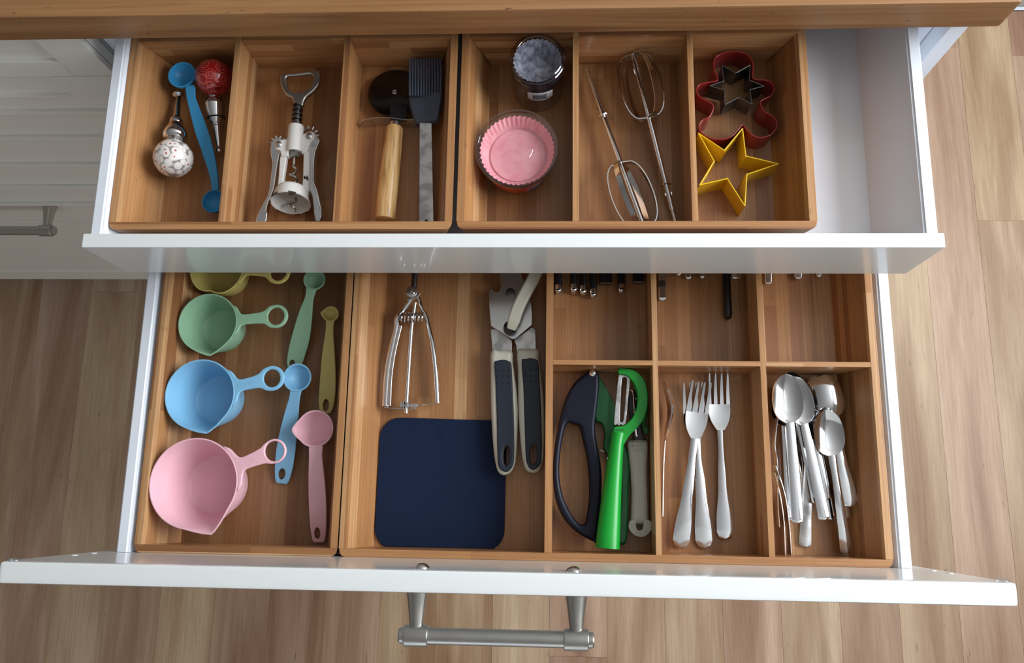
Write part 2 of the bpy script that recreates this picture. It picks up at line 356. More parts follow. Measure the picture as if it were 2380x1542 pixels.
def fixed_sweep(path, section, up, **k):
    """sweep that keeps `up` fixed instead of transporting the frame"""
    path = [Vector(p) for p in path]; N = len(path); V, F = [], []; up = Vector(up); closed = k.get('closed', False); sc = k.get('scale')
    for i, p in enumerate(path):
        t = (path[(i+1) % N]-path[i-1]) if closed else (path[min(i+1, N-1)]-path[max(i-1, 0)])
        t.normalize(); s = t.cross(up); s.normalize(); u = s.cross(t)
        f = sc(i) if sc else 1
        if not isinstance(f, tuple): f = (f, f)
        V += [p+s*a*f[0]+u*b*f[1] for a, b in section]
    M = len(section)
    for i in range(N if closed else N-1):
        a = i*M; b = ((i+1) % N)*M
        for j in range(M): q = (j+1) % M; F.append((a+j, a+q, b+q, b+j))
    if not closed: F.append(tuple(range(M-1, -1, -1))); F.append(tuple(range((N-1)*M, N*M)))
    return V, F
def lathe(prof, A, B=None, n=32, cap0=False, cap1=False):
    """profile [(distance along A->B, radius)] turned about the axis A->B (B=None: upwards)"""
    A = Vector(A); ax = (Vector(B)-A).normalized() if B is not None else Vector((0, 0, 1))
    s = ax.cross(Vector((0, 0, 1))); s = s.normalized() if s.length > 1e-4 else Vector((1, 0, 0)); u = s.cross(ax)
    V, F = [], []
    for d, r in prof:
        for i in range(n): a = 2*math.pi*i/n; V.append(A+ax*d+(s*math.cos(a)+u*math.sin(a))*max(r, 0.0005))
    for k in range(len(prof)-1):
        for i in range(n): j = (i+1) % n; F.append((k*n+i, k*n+j, (k+1)*n+j, (k+1)*n+i))
    if cap0: F.append(tuple(range(n-1, -1, -1)))
    if cap1: F.append(tuple(range((len(prof)-1)*n, len(prof)*n)))
    return V, F
def ball(c, r, n=24, m=14, sc=(1, 1, 1)):
    V, F = lathe([(-r*math.cos(math.pi*i/m), r*math.sin(math.pi*i/m)) for i in range(m+1)], (0, 0, 0), n=n)
    return [Vector((c[0]+v.x*sc[0], c[1]+v.y*sc[1], c[2]+v.z*sc[2])) for v in V], F
def zp(k, ox, oy):
    """reader for a zoomed view of the photograph: magnification k, corner ox, oy"""
    def f(x, y, z): return P(ox+x/k, oy+y/k, z)
    def many(pts, z): return [f(x, y, z) for x, y in pts]
    f.many = many
    return f
def copy_tree(root, mat, label=None, name=None):
    r = root.copy(); COL.objects.link(r); r.matrix_world = mat
    if name: r.name = name
    if label: r['label'] = label
    for ch in root.children:
        c = ch.copy(); COL.objects.link(c); c.parent = r
    return r

LZ = -5.1     # inner bottom of the lower trays
UZ = 5.34     # inner bottom of the upper trays
UT = 10.44    # rim of the upper trays
#@@STRUCT
# ------------------------------------------------------------------ room
def structure(name, geo, m):
    o = link(name, geo, m); o['kind'] = 'structure'; return o
fl = structure('floor', box(-260, 212, -320, 110, ZF-4, ZF-1.2), 'dark')
PW, PL = 10.63, 190.0
pm = None
for i in range(-17, 13):
    x0 = 39.9+i*PW
    off = {0: -22.0+0.0, 7: 100.8}.get(i, random.uniform(-150, 40))
    for j in range(-2, 3):
        y0 = off+j*PL
        if y0 > 112 or y0+PL < -60: continue
        g = box(x0+0.014, x0+PW-0.014, y0+0.014, min(y0+PL, 109)-0.014, ZF-1.2, ZF, 0.035)
        link('plank', g, 'board', parent=fl)
structure('ceiling', box(-260, 212, -320, 112, ZF+250, ZF+258), 'ceil')
structure('wall_back', box(-260, 212, 110, 116, ZF, ZF+250), 'wallp')
structure('wall_left', box(-266, -260, -320, 112, ZF, ZF+250), 'wallp')
wr = structure('wall_right', join(box(212, 218, -320, -30, ZF, ZF+250), box(212, 218, -30, 110, ZF, ZF+120), box(212, 218, -30, 110, ZF+240, ZF+250)), 'wallp')
w1 = structure('window_1', join(box(213, 217, -30, -25, ZF+120, ZF+240), box(213, 217, 105, 110, ZF+120, ZF+240), box(213, 217, -25, 105, ZF+120, ZF+125), box(213, 217, -25, 105, ZF+235, ZF+240), box(213, 217, 38, 42, ZF+125, ZF+235)), 'foil')
link('pane', join(box(214.6, 215.2, -25, 38, ZF+125, ZF+235), box(214.6, 215.2, 42, 105, ZF+125, ZF+235)), 'lens', parent=w1)
structure('wall_front', join(box(-260, -110, -326, -320, ZF, ZF+250), box(150, 212, -326, -320, ZF, ZF+250), box(-110, 150, -326, -320, ZF+215, ZF+250)), 'wallp')
d1 = structure('door_1', join(box(-110, -100, -325, -321, ZF, ZF+215), box(140, 150, -325, -321, ZF, ZF+215), box(-100, 140, -325, -321, ZF, ZF+10), box(-100, 140, -325, -321, ZF+205, ZF+215), box(15, 25, -325, -321, ZF+10, ZF+205)), 'foil')
link('pane', join(box(-100, 15, -323.4, -322.8, ZF+10, ZF+205), box(25, 140, -323.4, -322.8, ZF+10, ZF+205)), 'lens', parent=d1)

# ------------------------------------------------------------------ worktop
CX1 = 78.9
link('worktop', hull8([(-110, 46.2, 14.25), (CX1, 46.2, 14.25), (CX1, 109, 14.25), (-110, 109, 14.25)], [(-110, 46.2, 17.9), (CX1, 46.2, 17.9), (CX1, 109, 17.9), (-110, 109, 17.9)], 0.28), 'counter',
     label='thick oiled wooden worktop overhanging the open drawers', cat='worktop')

# ------------------------------------------------------------------ the open cabinet
cb = empty('kitchen_cabinet', (35.8, 80, ZF), 'white base cabinet with two wide drawers pulled out under the worktop', 'cabinet')
link('carcass', join(box(-4.1, -2.5, 49.5, 108, -72, 14.0), box(74.2, 75.8, 49.5, 108, -72, 14.0), box(-2.5, 74.2, 49.5, 108, -72, -70.4), box(-2.5, 74.2, 107, 108, -70.4, 14), box(-2.5, 74.2, 49.5, 59, 12.4, 14)), 'white', cb)
link('cover_panel', box(75.9, 77.45, 47.6, 108, -80, 14.15, 0.08), 'white', cb)
link('plinth', box(-4.1, 75.8, 53, 54.4, -80, -72.2), 'white', cb)
link('closed_front', box(-4.0, 75.7, 47.6, 49.4, -72, -8.0, 0.15), 'foil', cb)
for sx in (-2.5, 74.2):
    for z in (-6.0, 4.0):
        d = 0.9 if sx < 0 else -0.9
        link('drawer_runner', box(min(sx, sx+d), max(sx, sx+d), 50, 100, z-1.4, z), 'nickel', cb)
def slanted_side(xo, xi, xb, y0, y1, zt, zb, zbot):
    """drawer side: upright outer skin, inner skin leaning in towards the bottom"""
    pts = [(xo, zt), (xi, zt), (xb, zb), (xb, zbot), (xo, zbot)]
    if xo > xi: pts = pts[::-1]
    n = len(pts); V = []
    for y in (y0, y1): V += [Vector((x, y, z)) for x, z in pts]
    F = [tuple(range(n)), tuple(range(2*n-1, n-1, -1))]+[(i, (i+1) % n, n+(i+1) % n, n+i) for i in range(n)]
    bm = bmesh.new(); bv = [bm.verts.new(v) for v in V]
    for f in F: bm.faces.new([bv[i] for i in f])
    bmesh.ops.recalc_face_normals(bm, faces=bm.faces)
    ed = [e for e in bm.edges if abs(e.verts[0].co.z-zt) < 1e-4 and abs(e.verts[1].co.z-zt) < 1e-4 and abs(e.verts[0].co.x-e.verts[1].co.x) < 1e-4]
    bmesh.ops.bevel(bm, geom=ed, offset=0.16, segments=3, affect='EDGES')
    return bmgeo(bm)
XO0, XO1 = -1.72, 73.68
# lower drawer
dl = link('drawer', box(-1.0, 73.0, 0, 50.5, -6.9, -5.72), 'white', cb)
dl['label'] = 'lower drawer, pulled out furthest, full height front'
link('drawer_side', slanted_side(XO0, XO0+1.15, 1.6, 0, 50, 0.05, -5.72, -7.2), 'white', dl)
link('drawer_side', slanted_side(XO1, XO1-1.15, 70.5, 0, 50, 0.05, -5.72, -7.2), 'white', dl)
link('drawer_back', box(-1, 73, 50.2, 51.4, -6.9, 0), 'white', dl)
bmf = bmesh.new(); g = box(-4.0, 75.68, -1.8, -0.02, -6.4, 13.69)
link('drawer_front', box(-4.0, 75.68, -1.8, -0.02, -6.4, 13.69, 0.34), 'foil', dl)
for x in (30.1, 42.3):
    link('screw', lathe([(0, 0.62), (0.12, 0.6), (0.3, 0.42), (0.38, 0.2), (0.36, 0.001)], (x, -0.02, 12.0), (x, 1, 12.0), n=20, cap0=True), 'chrome', dl)
for x in (-3.2, 74.9):
    link('bumper', ball((x, 0.02, 13.1), 0.55, sc=(1, 0.4, 0.9)), 'bumper', dl)
for x in (1.2-3.3, -3.0, 74.6, 75.0-1.4+1.0):
    pass
for x, z in ((-2.6, 5.5), (-2.6, 2.3), (74.5, 5.5), (74.5, 2.3)):
    link('hole_cap', lathe([(0, 0.3), (0.05, 0.28), (0.07, 0.001)], (x, -0.02, z), (x, 1, z), n=16, cap0=True), 'white', dl)
def pull(parent, xa, xb, yf, z, out=3.7, kin='nickel'):
    """bar pull: flared posts, socket blocks with stepped ends, plain bar"""
    for x, s in ((xa, -1), (xb, 1)):
        post = lathe([(0, 0.92), (0.15, 0.92), (0.9, 0.78), (out-0.9, 0.56), (out-0.2, 0.5)], (x, yf, z), (x, yf-1, z), n=24, cap0=True)
        sock = lathe([(-1.0, 0.66), (-1.0, 0.8), (-0.92, 0.86), (0.86, 0.86), (0.95, 0.8), (0.95, 0.62), (1.28, 0.62), (1.4, 0.52), (1.42, 0.3), (1.32, 0.001)], (x, yf-out, z), (x+s, yf-out, z), n=28, cap0=True)
        link('handle_post', join(post, sock), kin, parent)
    link('handle_bar', tube([(xa+0.8, yf-out, z), (xb-0.8, yf-out, z)], 0.66, 28), kin, parent)
pull(dl, 29.6, 42.55, -1.8, 10.6, 3.6)
# upper drawer
du = link('drawer', box(-1.0, 73.0, 28.5, 78, 3.6, 4.78), 'white', cb)
du['label'] = 'upper shallow inner drawer above the lower one'
link('drawer_side', slanted_side(XO0, XO0+1.10, 1.0, 28.5, 78, 11.0, 4.82, 3.4), 'white', du)
link('drawer_side', slanted_side(XO1, XO1-1.15, 70.45, 28.5, 78, 11.0, 4.82, 3.4), 'white', du)
link('drawer_back', box(-1, 73, 78, 79.2, 3.7, 11), 'white', du)
link('drawer_front', box(-2.07, 73.96, 27.19, 28.52, 3.25, 11.44, 0.14), 'foil', du)

# ------------------------------------------------------------------ left cabinet
cl = empty('kitchen_cabinet', (-55, 80, ZF), 'off-white panelled cabinet to the left of the open drawers', 'cabinet')
link('carcass', box(-104, -4.3, 49.5, 108, -72, 14.0), 'white', cl)
link('plinth', box(-104, -4.3, 53, 54.4, -80, -72.2), 'white', cl)
dr = link('door', box(-103.8, -4.4, 47.9, 49.4, -71.8, 14.0, 0.12), 'cream_front', cl)
XR = -4.4
link('panel', box(-103.8, XR, 47.6, 48.2, -71.7, 1.0, 0.1), 'cream_front', dr)
for z in (-1.5, -7.9, -15.8, -23.3, -29.8, -38.0, -66.2):
    link('moulding', box(-103.8, XR, 47.6-(0.22 if z < -35 else 0.5), 47.7, z-(5.3 if z < -60 else 0.75), z, 0.18), 'cream_front', dr)
fr = lambda xi, za, zb: join(box(xi, XR, 47.45, 48.2, za, zb, 0.12), box(-103.8, xi, 47.45, 48.2, za, za+1.3, 0.12))
link('panel', join(box(-8.8, XR, 47.45, 48.2, 5.6, 14.0, 0.12), box(-103.8, -8.8, 47.45, 48.2, 5.6, 8.4, 0.12)), 'cream_front', dr)
link('panel', join(box(-11.35, XR, 47.45, 48.2, 1.1, 5.5, 0.12), box(-103.8, -11.35, 47.45, 48.2, 1.1, 1.6, 0.12)), 'cream_front', dr)
e = Py(100, 532, 43.7)
pull(dr, e.x-14.0, e.x, 47.45, -31.6, 3.75)

# ------------------------------------------------------------------ bamboo trays
def tray(x0, x1, yf, yb, zt, label, fw=0.72, slant=1.75, bm='bam_bot'):
    """front and back boards, two leaning side boards, a bottom of glued strips"""
    t = empty('cutlery_tray', ((x0+x1)/2, (yf+yb)/2, zt-5.62), label, 'tray', None)
    zi, zb = zt-5.1, zt-5.62
    link('bottom', box(x0+slant, x1-slant, yf+fw*0.9, yb-fw*0.9, zb, zi), bm, t)
    for s, xe in ((1, x0), (-1, x1)):
        bot = [(xe+s*slant, yf+fw, zb), (xe+s*(slant+fw), yf+fw, zb), (xe+s*(slant+fw), yb-fw, zb), (xe+s*slant, yb-fw, zb)]
        top = [(xe, yf+fw, zt), (xe+s*fw, yf+fw, zt), (xe+s*fw, yb-fw, zt), (xe, yb-fw, zt)]
        if s < 0: bot = [bot[1], bot[0], bot[3], bot[2]]; top = [top[1], top[0], top[3], top[2]]
        link('side_board', hull8(bot, top, 0.05), 'bam_wy', t)
    for y, nm in ((yf, 'front_board'), (yb-fw, 'back_board')):
        r = 0.55
        def outline(ins):
            xa, xb = x0+ins, x1-ins; p = []
            ya, yc = y, y+fw
            if nm == 'front_board':
                for a in range(0, 91, 30): p.append((xa+r-r*math.cos(math.radians(a)), ya+r-r*math.sin(math.radians(a))))
                for a in range(0, 91, 30): p.append((xb-r+r*math.sin(math.radians(a)), ya+r-r*math.cos(math.radians(a))))
                p += [(xb, yc), (xa, yc)]
            else: p = [(xa, ya), (xb, ya), (xb, yc), (xa, yc)]
            return p
        rings = [[(px, py, z) for px, py in outline(i)] for i, z in ((slant, zb), (0.06, zt-0.08), (0.1, zt))]
        n = len(rings[0]); V = [Vector(q) for rg in rings for q in rg]
        F = [tuple(range(n-1, -1, -1)), tuple(range(2*n, 3*n))]+[(k*n+i, k*n+(i+1) % n, (k+1)*n+(i+1) % n, (k+1)*n+i) for k in (0, 1) for i in range(n)]
        link(nm, (V, F), 'bam_x', t)
    return t
def divider(t, xc, ya, yb, zt, w=0.55, name='divider'): link(name, box(xc-w/2, xc+w/2, ya, yb, zt-5.1, zt, 0.04), 'bam_wy', t)
def crossdiv(t, xa, xb, yc, zt, w=0.5, la=0.0, lb=0.0):
    z = zt-5.1
    link('cross_divider', hull8([(xa+la, yc, z), (xb-lb, yc, z), (xb-lb, yc+w, z), (xa+la, yc+w, z)], [(xa, yc, zt), (xb, yc, zt), (xb, yc+w, zt), (xa, yc+w, zt)], 0.04), 'bam_x', t)
tA = tray(0.0, 20.0, 0.0, 50.0, 0.0, 'narrow undivided bamboo tray of measuring cups in the lower drawer', bm='bam_dark')
tB = tray(20.1, 72.05, 0.0, 50.0, 0.0, 'wide bamboo tray with cutlery compartments in the lower drawer')
divider(tB, 40.15, 0.72, 49.3, 0.0, 0.72)
for x in (50.55, 61.0): divider(tB, x, 0.72, 49.3, 0.0)
for a, b in ((40.5, 50.3), (50.8, 60.75), (61.27, 71.3)): crossdiv(tB, a, b, 18.75, 0.0, lb=1.78 if a > 61 else 0)
tC = tray(-0.42, 31.4, 29.25, 76.5, UT, 'left bamboo tray of the upper drawer, holding the corkscrew')
tD = tray(31.75, 63.7, 29.25, 76.5, UT, 'right bamboo tray of the upper drawer, holding the baking cups', bm='bam_mid')
for t, xs, x0, x1 in ((tC, (10.15, 20.75), -0.42, 31.4), (tD, (42.47, 53.05), 31.75, 63.7)):
    for x in xs: divider(t, x, 29.97, 75.8, UT)
    e = [x0+0.7]+[v for x in xs for v in (x-0.27, x+0.27)]+[x1-0.7]
    for k in range(0, 6, 2): crossdiv(t, e[k], e[k+1], 48.3, UT, 0.6, 1.78 if k == 0 else 0, 1.78 if k == 4 else 0)
#@@ITEMS
# ------------------------------------------------------------------ measuring cups (lower left tray)
Z1 = zp(2.202, 300, 620)
def font_geo(txt, size, depth):
    c = bpy.data.curves.new('t', 'FONT'); c.body = txt; c.size = size; c.extrude = depth; c.align_x = 'CENTER'; c.align_y = 'CENTER'; c.resolution_u = 2
    o = bpy.data.objects.new('t', c); COL.objects.link(o); bpy.context.view_layer.update()
    me = bpy.data.meshes.new_from_object(o.evaluated_get(bpy.context.evaluated_depsgraph_get()))
    g = ([v.co.copy() for v in me.vertices], [tuple(p.vertices) for p in me.polygons])
    bpy.data.objects.remove(o); bpy.data.curves.remove(c); bpy.data.meshes.remove(me); return g
def xf(geo, M): return [M @ Vector(v) for v in geo[0]], geo[1]
def cup(cx, cy, rpx, h, spout, ring, rr, hole, m, label, neck=0.55, text=None, b=0.8, skew=0.0):
    zr = LZ+0.1+h
    c = Z1(cx, cy, zr); r = (Z1(cx+rpx, cy, zr)-Z1(cx-rpx, cy, zr)).length/2
    sp = Z1(spout[0], spout[1], zr); sa = math.atan2(sp.y-c.y, sp.x-c.x); sl = (sp-c).length/r-1
    root = empty('measuring_cup', (c.x, c.y, LZ), label, 'measuring cup', 'pouring measuring cups in the left tray')
    N = 72; rings = []
    def ring_(rad, z, k, rbev=0):
        out = []
        for i in range(N):
            a = 2*math.pi*i/N; d = (a-sa+math.pi) % (2*math.pi)-math.pi
            w = 0.62; q = max(0.0, 1-abs(d)/w)
            f = 1+k*sl*(q**1.7) if q > 0 else 1
            out.append(Vector((c.x+skew*(zr-z)/h+rad*f*math.cos(a), c.y+rad*f*math.sin(a), z)))
        return out
    z0 = LZ+0.02; fl = z0+0.2
    prof = [(0.001, z0, 0), (r*b*0.93, z0, 0), (r*b, z0+0.22, 0), (r*(b+(1-b)*0.5), z0+h*0.5, 0.1), (r*0.97, zr-0.5, 0.6), (r*0.985, zr-0.12, 0.95), (r*0.995, zr-0.03, 1), (r*0.99, zr, 1), (r-0.15, zr+0.01, 1), (r-0.2, zr-0.04, 0.98),
            (r*0.97-0.19, zr-0.5, 0.6), (r*(b+(1-b)*0.5)-0.18, z0+h*0.5, 0.1), (r*b-0.16, fl+0.3, 0), (r*b-0.42, fl, 0), (r*b*0.5, fl, 0), (r*b*0.49, fl+0.02, 0), (0.001, fl+0.02, 0)]
    V, F = [], []
    for rad, z, k in prof: V += ring_(rad, z, k)
    for k in range(len(prof)-1):
        for i in range(N): j = (i+1) % N; F.append((k*N+i, k*N+j, (k+1)*N+j, (k+1)*N+i))
    link('cup_body', (V, F), m, root, sharp=50)
    # handle: flared neck running into an eyelet ring
    rc = Z1(ring[0], ring[1], zr); R = (Z1(ring[0]+rr, ring[1], zr)-Z1(ring[0]-rr, ring[1], zr)).length/2
    d = Vector((rc.x-c.x, rc.y-c.y)); L = d.length; d.normalize(); n = Vector((-d.y, d.x)); C2 = Vector((c.x, c.y))
    def at(s, w): q = C2+d*s+n*w; return (q.x, q.y)
    Wr = r*0.52
    up = [at(r*0.86, Wr*1.02), at(r*0.99, Wr*0.80), at(r*1.12, neck*1.05), at(r+(L-R-r)*0.55, neck*0.92), at(L-R*1.05, neck*1.12), at(L-R*0.62, R*0.86)]
    arc = [at(L+R*math.cos(a), R*math.sin(a)) for a in [math.radians(x) for x in range(100, -101, -20)]]
    dn = [at(L-R*0.62, -R*0.86), at(L-R*1.05, -neck*1.12), at(r+(L-R-r)*0.55, -neck*0.92), at(r*1.12, -neck*1.05), at(r*0.99, -Wr*0.80), at(r*0.86, -Wr*1.02)]
    pts = smooth(up+arc+dn, 3, closed=False)
    inner = [(c.x+(r-0.08)*math.cos(a), c.y+(r-0.08)*math.sin(a)) for a in [math.atan2(d.y, d.x)+t for t in (-0.42, -0.2, 0, 0.2, 0.42)]]
    ho = [at(L+hole*0.93*math.cos(a), hole*math.sin(a)) for a in [2*math.pi*i/28 for i in range(28)]]
    link('handle', plate([[tuple(p) for p in pts]+inner, ho], zr-0.36, zr-0.01, 0.12, 3), m, root)
    if text:
        M = Matrix.Translation((C2.x+d.x*(r+(L-R-r)*0.45), C2.y+d.y*(r+(L-R-r)*0.45), zr-0.005)) @ Matrix.Rotation(math.atan2(d.y, d.x), 4, 'Z')
        link('raised_lettering', xf(font_geo(text, 0.52, 0.012), M), m, root)
cup(328, 1110, 228, 4.9, (425, 1376), (741, 945), 62, 1.0, 'ppink', 'big pink measuring cup with spout, nearest the drawer front', 0.72, '1 CUP', 0.71, 0.55)
cup(361, 655, 180, 4.2, (398, 858), (729, 571), 64, 0.92, 'pblue', 'sky blue measuring cup between the pink and the green cup', 0.66, '1/2 CUP', 0.74, 0.42)
cup(402, 288, 152, 3.7, (413, 460), (750, 253), 61, 0.92, 'pgreen', 'sage green measuring cup behind the blue cup', 0.6, None, 0.77, 0.28)
cup(448, 10, 138, 3.3, (415, 126), (762, 28), 60, 0.9, 'pyellow', 'yellow measuring cup half hidden under the upper drawer', 0.55, None, 0.77, 0.1)

# ------------------------------------------------------------------ measuring spoons
def bowl(c, r, depth, thick, spout=None, N=40):
    """hemispherical scoop with a lip; spout = (angle, amount)"""
    prof = []
    for i in range(9): a = math.pi/2*i/8; prof.append((r*math.sin(a) if i else 0.001, c.z-depth*math.cos(a)))
    prof += [(r, c.z+0.02), (r-thick*0.5, c.z+0.05), (r-thick, c.z+0.0)]
    for i in range(8, -1, -1): a = math.pi/2*i/8; prof.append(((r-thick)*math.sin(a) if i else 0.001, c.z-(depth-thick)*math.cos(a)))
    V, F = [], []
    for rad, z in prof:
        hz = (z-(c.z-depth))/depth
        for i in range(N):
            a = 2*math.pi*i/N; f = 1
            if spout:
                d = (a-spout[0]+math.pi) % (2*math.pi)-math.pi; q = max(0, 1-abs(d)/0.65); f = 1+spout[1]*q**1.4*max(0, hz)**2
            V.append(Vector((c.x+rad*f*math.cos(a), c.y+rad*f*math.sin(a), z)))
    for k in range(len(prof)-1):
        for i in range(N): j = (i+1) % N; F.append((k*N+i, k*N+j, (k+1)*N+j, (k+1)*N+i))
    return V, F
def strip(stations, zf0, th, holes=None, b=0.1, zfun=None):
    """flat handle from [(centre xy, width)] stations"""
    cs = [Vector((p[0], p[1])) for p, w in stations]; L, Rr = [], []
    for i, (p, w) in enumerate(stations):
        t = cs[min(i+1, len(cs)-1)]-cs[max(i-1, 0)]; t.normalize(); n = Vector((-t.y, t.x)); L.append(cs[i]+n*w/2); Rr.append(cs[i]-n*w/2)
    return L+Rr[::-1]
def mspoon(zr_, bx, by, br, z, path, m, label, hole, spout=None, group='measuring spoons in the left tray', zend=None, name='measuring_spoon', zl=LZ):
    c = zr_(bx, by, z); k = (zr_(bx+br, by, z)-zr_(bx-br, by, z)).length/2
    ze = zend if zend is not None else zl+0.45
    root = empty(name, (c.x, c.y, zl), label, 'measuring spoon', group)
    sp = None
    if spout: q = zr_(spout[0], spout[1], z); sp = (math.atan2(q.y-c.y, q.x-c.x), (q-c).length/k-1)
    link('bowl', bowl(c, k, min(k*0.9, z-zl-0.06), 0.18, sp), m, root, sharp=60)
    n = len(path); S0 = []
    for i, (x, y, w) in enumerate(path):
        zz = z+(ze-z)*(i+0.0)/(n-1); p = zr_(x, y, zz); S0.append((p, (zr_(x+w/2, y, zz)-zr_(x-w/2, y, zz)).length))
    P0 = smooth([p for p, w in S0], 4, closed=False); Wd = smooth([(w, 0, 0) for p, w in S0], 4, closed=False)
    Lf, Rt = [], []
    for i, p in enumerate(P0):
        t = P0[min(i+1, len(P0)-1)]-P0[max(i-1, 0)]; t.normalize(); nn = Vector((-t.y, t.x, 0)); nn.normalize(); w = Wd[i].x
        if i == len(P0)-1: w *= 0.80
        Lf.append(p+nn*w/2); Rt.append(p-nn*w/2)
    A0, B0 = P0[0], P0[-1]; ax = Vector((B0.x-A0.x, B0.y-A0.y)); LL = ax.length; ax.normalize()
    zf = lambda x, y: (B0.z-A0.z)*max(0, min(1, ((x-A0.x)*ax.x+(y-A0.y)*ax.y)/LL))+A0.z
    lps = [[(v.x, v.y) for v in Lf+Rt[::-1]]]
    if hole:
        h = zr_(hole[0], hole[1], ze); hw = (zr_(hole[0]+hole[2], hole[1], ze)-h).length; hh = (zr_(hole[0], hole[1]+hole[3], ze)-h).length
        a = ax; nn = Vector((-a.y, a.x)); lps.append([tuple(Vector((h.x, h.y))+a*hh*math.cos(t)+nn*hw*math.sin(t)) for t in [2*math.pi*i/20 for i in range(20)]])
    link('handle', plate(lps, -0.28, 0.0, 0.1, 3, zf), m, root)
    return root
mspoon(Z1, 948, 66, 56, -2.3, [(932, 108, 56), (922, 165, 46), (905, 240, 70), (880, 350, 92), (856, 440, 90), (838, 520, 74)], 'pgreen', 'green measuring spoon lying between the green cup and the yellow spoon', (834, 496, 15, 17))
mspoon(Z1, 1032, 243, 41, -3.3, [(1028, 278, 44), (1026, 330, 40), (1020, 450, 66), (1014, 600, 84), (1008, 690, 82), (1005, 752, 60)], 'pyellow', 'yellow measuring spoon, smallest of the set, by the tray wall', (1008, 710, 15, 30), (979, 238))
mspoon(Z1, 860, 568, 72, -2.7, [(853, 625, 60), (846, 680, 56), (828, 780, 78), (803, 920, 98), (788, 1030, 92), (778, 1112, 66)], 'pblue', 'sky blue measuring spoon reaching under the pink cup handle', (783, 1062, 18, 28))
mspoon(Z1, 951, 830, 94, -2.3, [(954, 915, 72), (956, 975, 68), (960, 1080, 82), (964, 1200, 90), (966, 1330, 84), (970, 1414, 64)], 'ppink', 'pink measuring spoon with pointed lip in the corner of the tray', (966, 1366, 15, 30), (829, 838))

# ------------------------------------------------------------------ scoop with spring handles
Z2 = zp(4.283, 870, 620)
r = empty('ice_cream_scoop', tuple(Z2(370, 700, LZ)), 'steel squeeze scoop with a coil spring between its two arms', 'scoop')
zs = LZ+1.3
def ribbon(zr_, pts, w, th, n=5):
    """flat strip lying on its face; pts are (x, y, z)"""
    return fixed_sweep(smooth([zr_(*p) for p in pts], n, closed=False), rrect(w, th, min(w, th)*0.45, 2), (0, 0, 1))
for pts, nm in (([(395, 290, zs+.2), (300, 420, zs), (228, 520, zs), (222, 620, zs), (190, 760, zs), (150, 950, zs), (125, 1150, zs), (112, 1390, zs-.1)], 'arm'),
                ([(420, 270, zs+.2), (455, 350, zs+.1), (480, 430, zs), (520, 500, zs), (545, 610, zs), (575, 740, zs), (598, 900, zs), (618, 1120, zs), (630, 1362, zs-.1)], 'arm')):
    pp = smooth([Z2(*p) for p in pts], 5, closed=False); N = len(pp)
    sec = [(-0.36, -0.28), (-0.36, 0.1), (-0.3, 0.2), (-0.12, 0.28), (0.12, 0.28), (0.3, 0.2), (0.36, 0.1), (0.36, -0.28), (0.29, -0.28), (0.29, 0.06), (0.1, 0.2), (-0.1, 0.2), (-0.29, 0.06), (-0.29, -0.28)]
    link(nm, fixed_sweep(pp, sec, (0, 0, 1), scale=lambda i, f=(0.8 if pts[0][0] == 395 else 0.56): (f*(0.75+0.5*min(1, i/N*1.6)), 1.2 if i > 6 else 0.8)), 'polished', r)
link('arm_rib', join(fixed_sweep(smooth([Z2(*p) for p in ((262, 590, zs+.38), (220, 760, zs+.4), (182, 950, zs+.4), (160, 1150, zs+.4), (150, 1385, zs+.3))], 5, closed=False), rrect(0.34, 0.16, 0.07), (0, 0, 1))), 'chrome', r)
link('pivot', join(lathe([(0, 0.62), (0.5, 0.62), (0.56, 0.5), (0.56, 0.001)], Z2(380, 262, zs-.1), n=28, cap0=True), lathe([(0, 0.24), (0.14, 0.24), (0.2, 0.16), (0.16, 0.001)], Z2(380, 262, zs+.44), n=20, cap0=True),
     ribbon(Z2, [(330, 330, zs+.3), (420, 300, zs+.35), (450, 262, zs+.35)], 0.3, 0.14)), 'steel', r)
link('neck', tube([Z2(390, 240, zs), Z2(405, 60, zs), Z2(410, -360, zs+.1)], 0.33, 14), 'darksteel', r)
q = Z2(412, -430, zs+.2); link('bowl', bowl(Vector((q.x, q.y, -2.4)), 2.2, 2.0, 0.12), 'worn', r)
c0, c1 = Z2(238, 512, zs+.05), Z2(492, 508, zs+.05); ax = (c1-c0); Ln = ax.length; ax.normalize(); u = Vector((0, 0, 1)); s_ = ax.cross(u)
link('spring', tube([c0+ax*(Ln*i/150)+(s_*math.cos(2*math.pi*i/150*7.5)*0.52+u*math.sin(2*math.pi*i/150*7.5)*0.52) for i in range(151)], 0.1, 8), 'polished', r)
link('ratchet_rod', tube([Z2(408, 360, zs+.1), Z2(372, 600, zs), Z2(350, 900, zs), Z2(325, 1300, zs), Z2(316, 1462, zs)], 0.2, 12), 'steel', r)
link('cross_wire', tube([Z2(100, 1402, zs), Z2(230, 1415, zs), Z2(350, 1424, zs)], 0.07, 8), 'polished', r)
rk = [box(*(lambda p: (p.x-.07, p.x+.07, p.y-.32, p.y+.32, zs-.3, zs+.45))(Z2(x, 1378 if x < 370 else 1398, zs)), 0.03) for x in (272, 296, 322, 346, 372, 396, 418)]
p = Z2(345, 1385, zs); rk.append(box(p.x-.9, p.x+.95, p.y-.1, p.y+.1, zs-.2, zs+.12, 0.03))
link('rack', join(*rk), 'chrome', r)
a, b_ = Z2(425, 1388, zs), Z2(612, 1358, zs)
link('twisted_wire', tube([a.lerp(b_, i/80)+Vector((0, math.cos(i*0.9)*0.05, math.sin(i*0.9)*0.05)) for i in range(81)], 0.035, 6), 'steel', r)

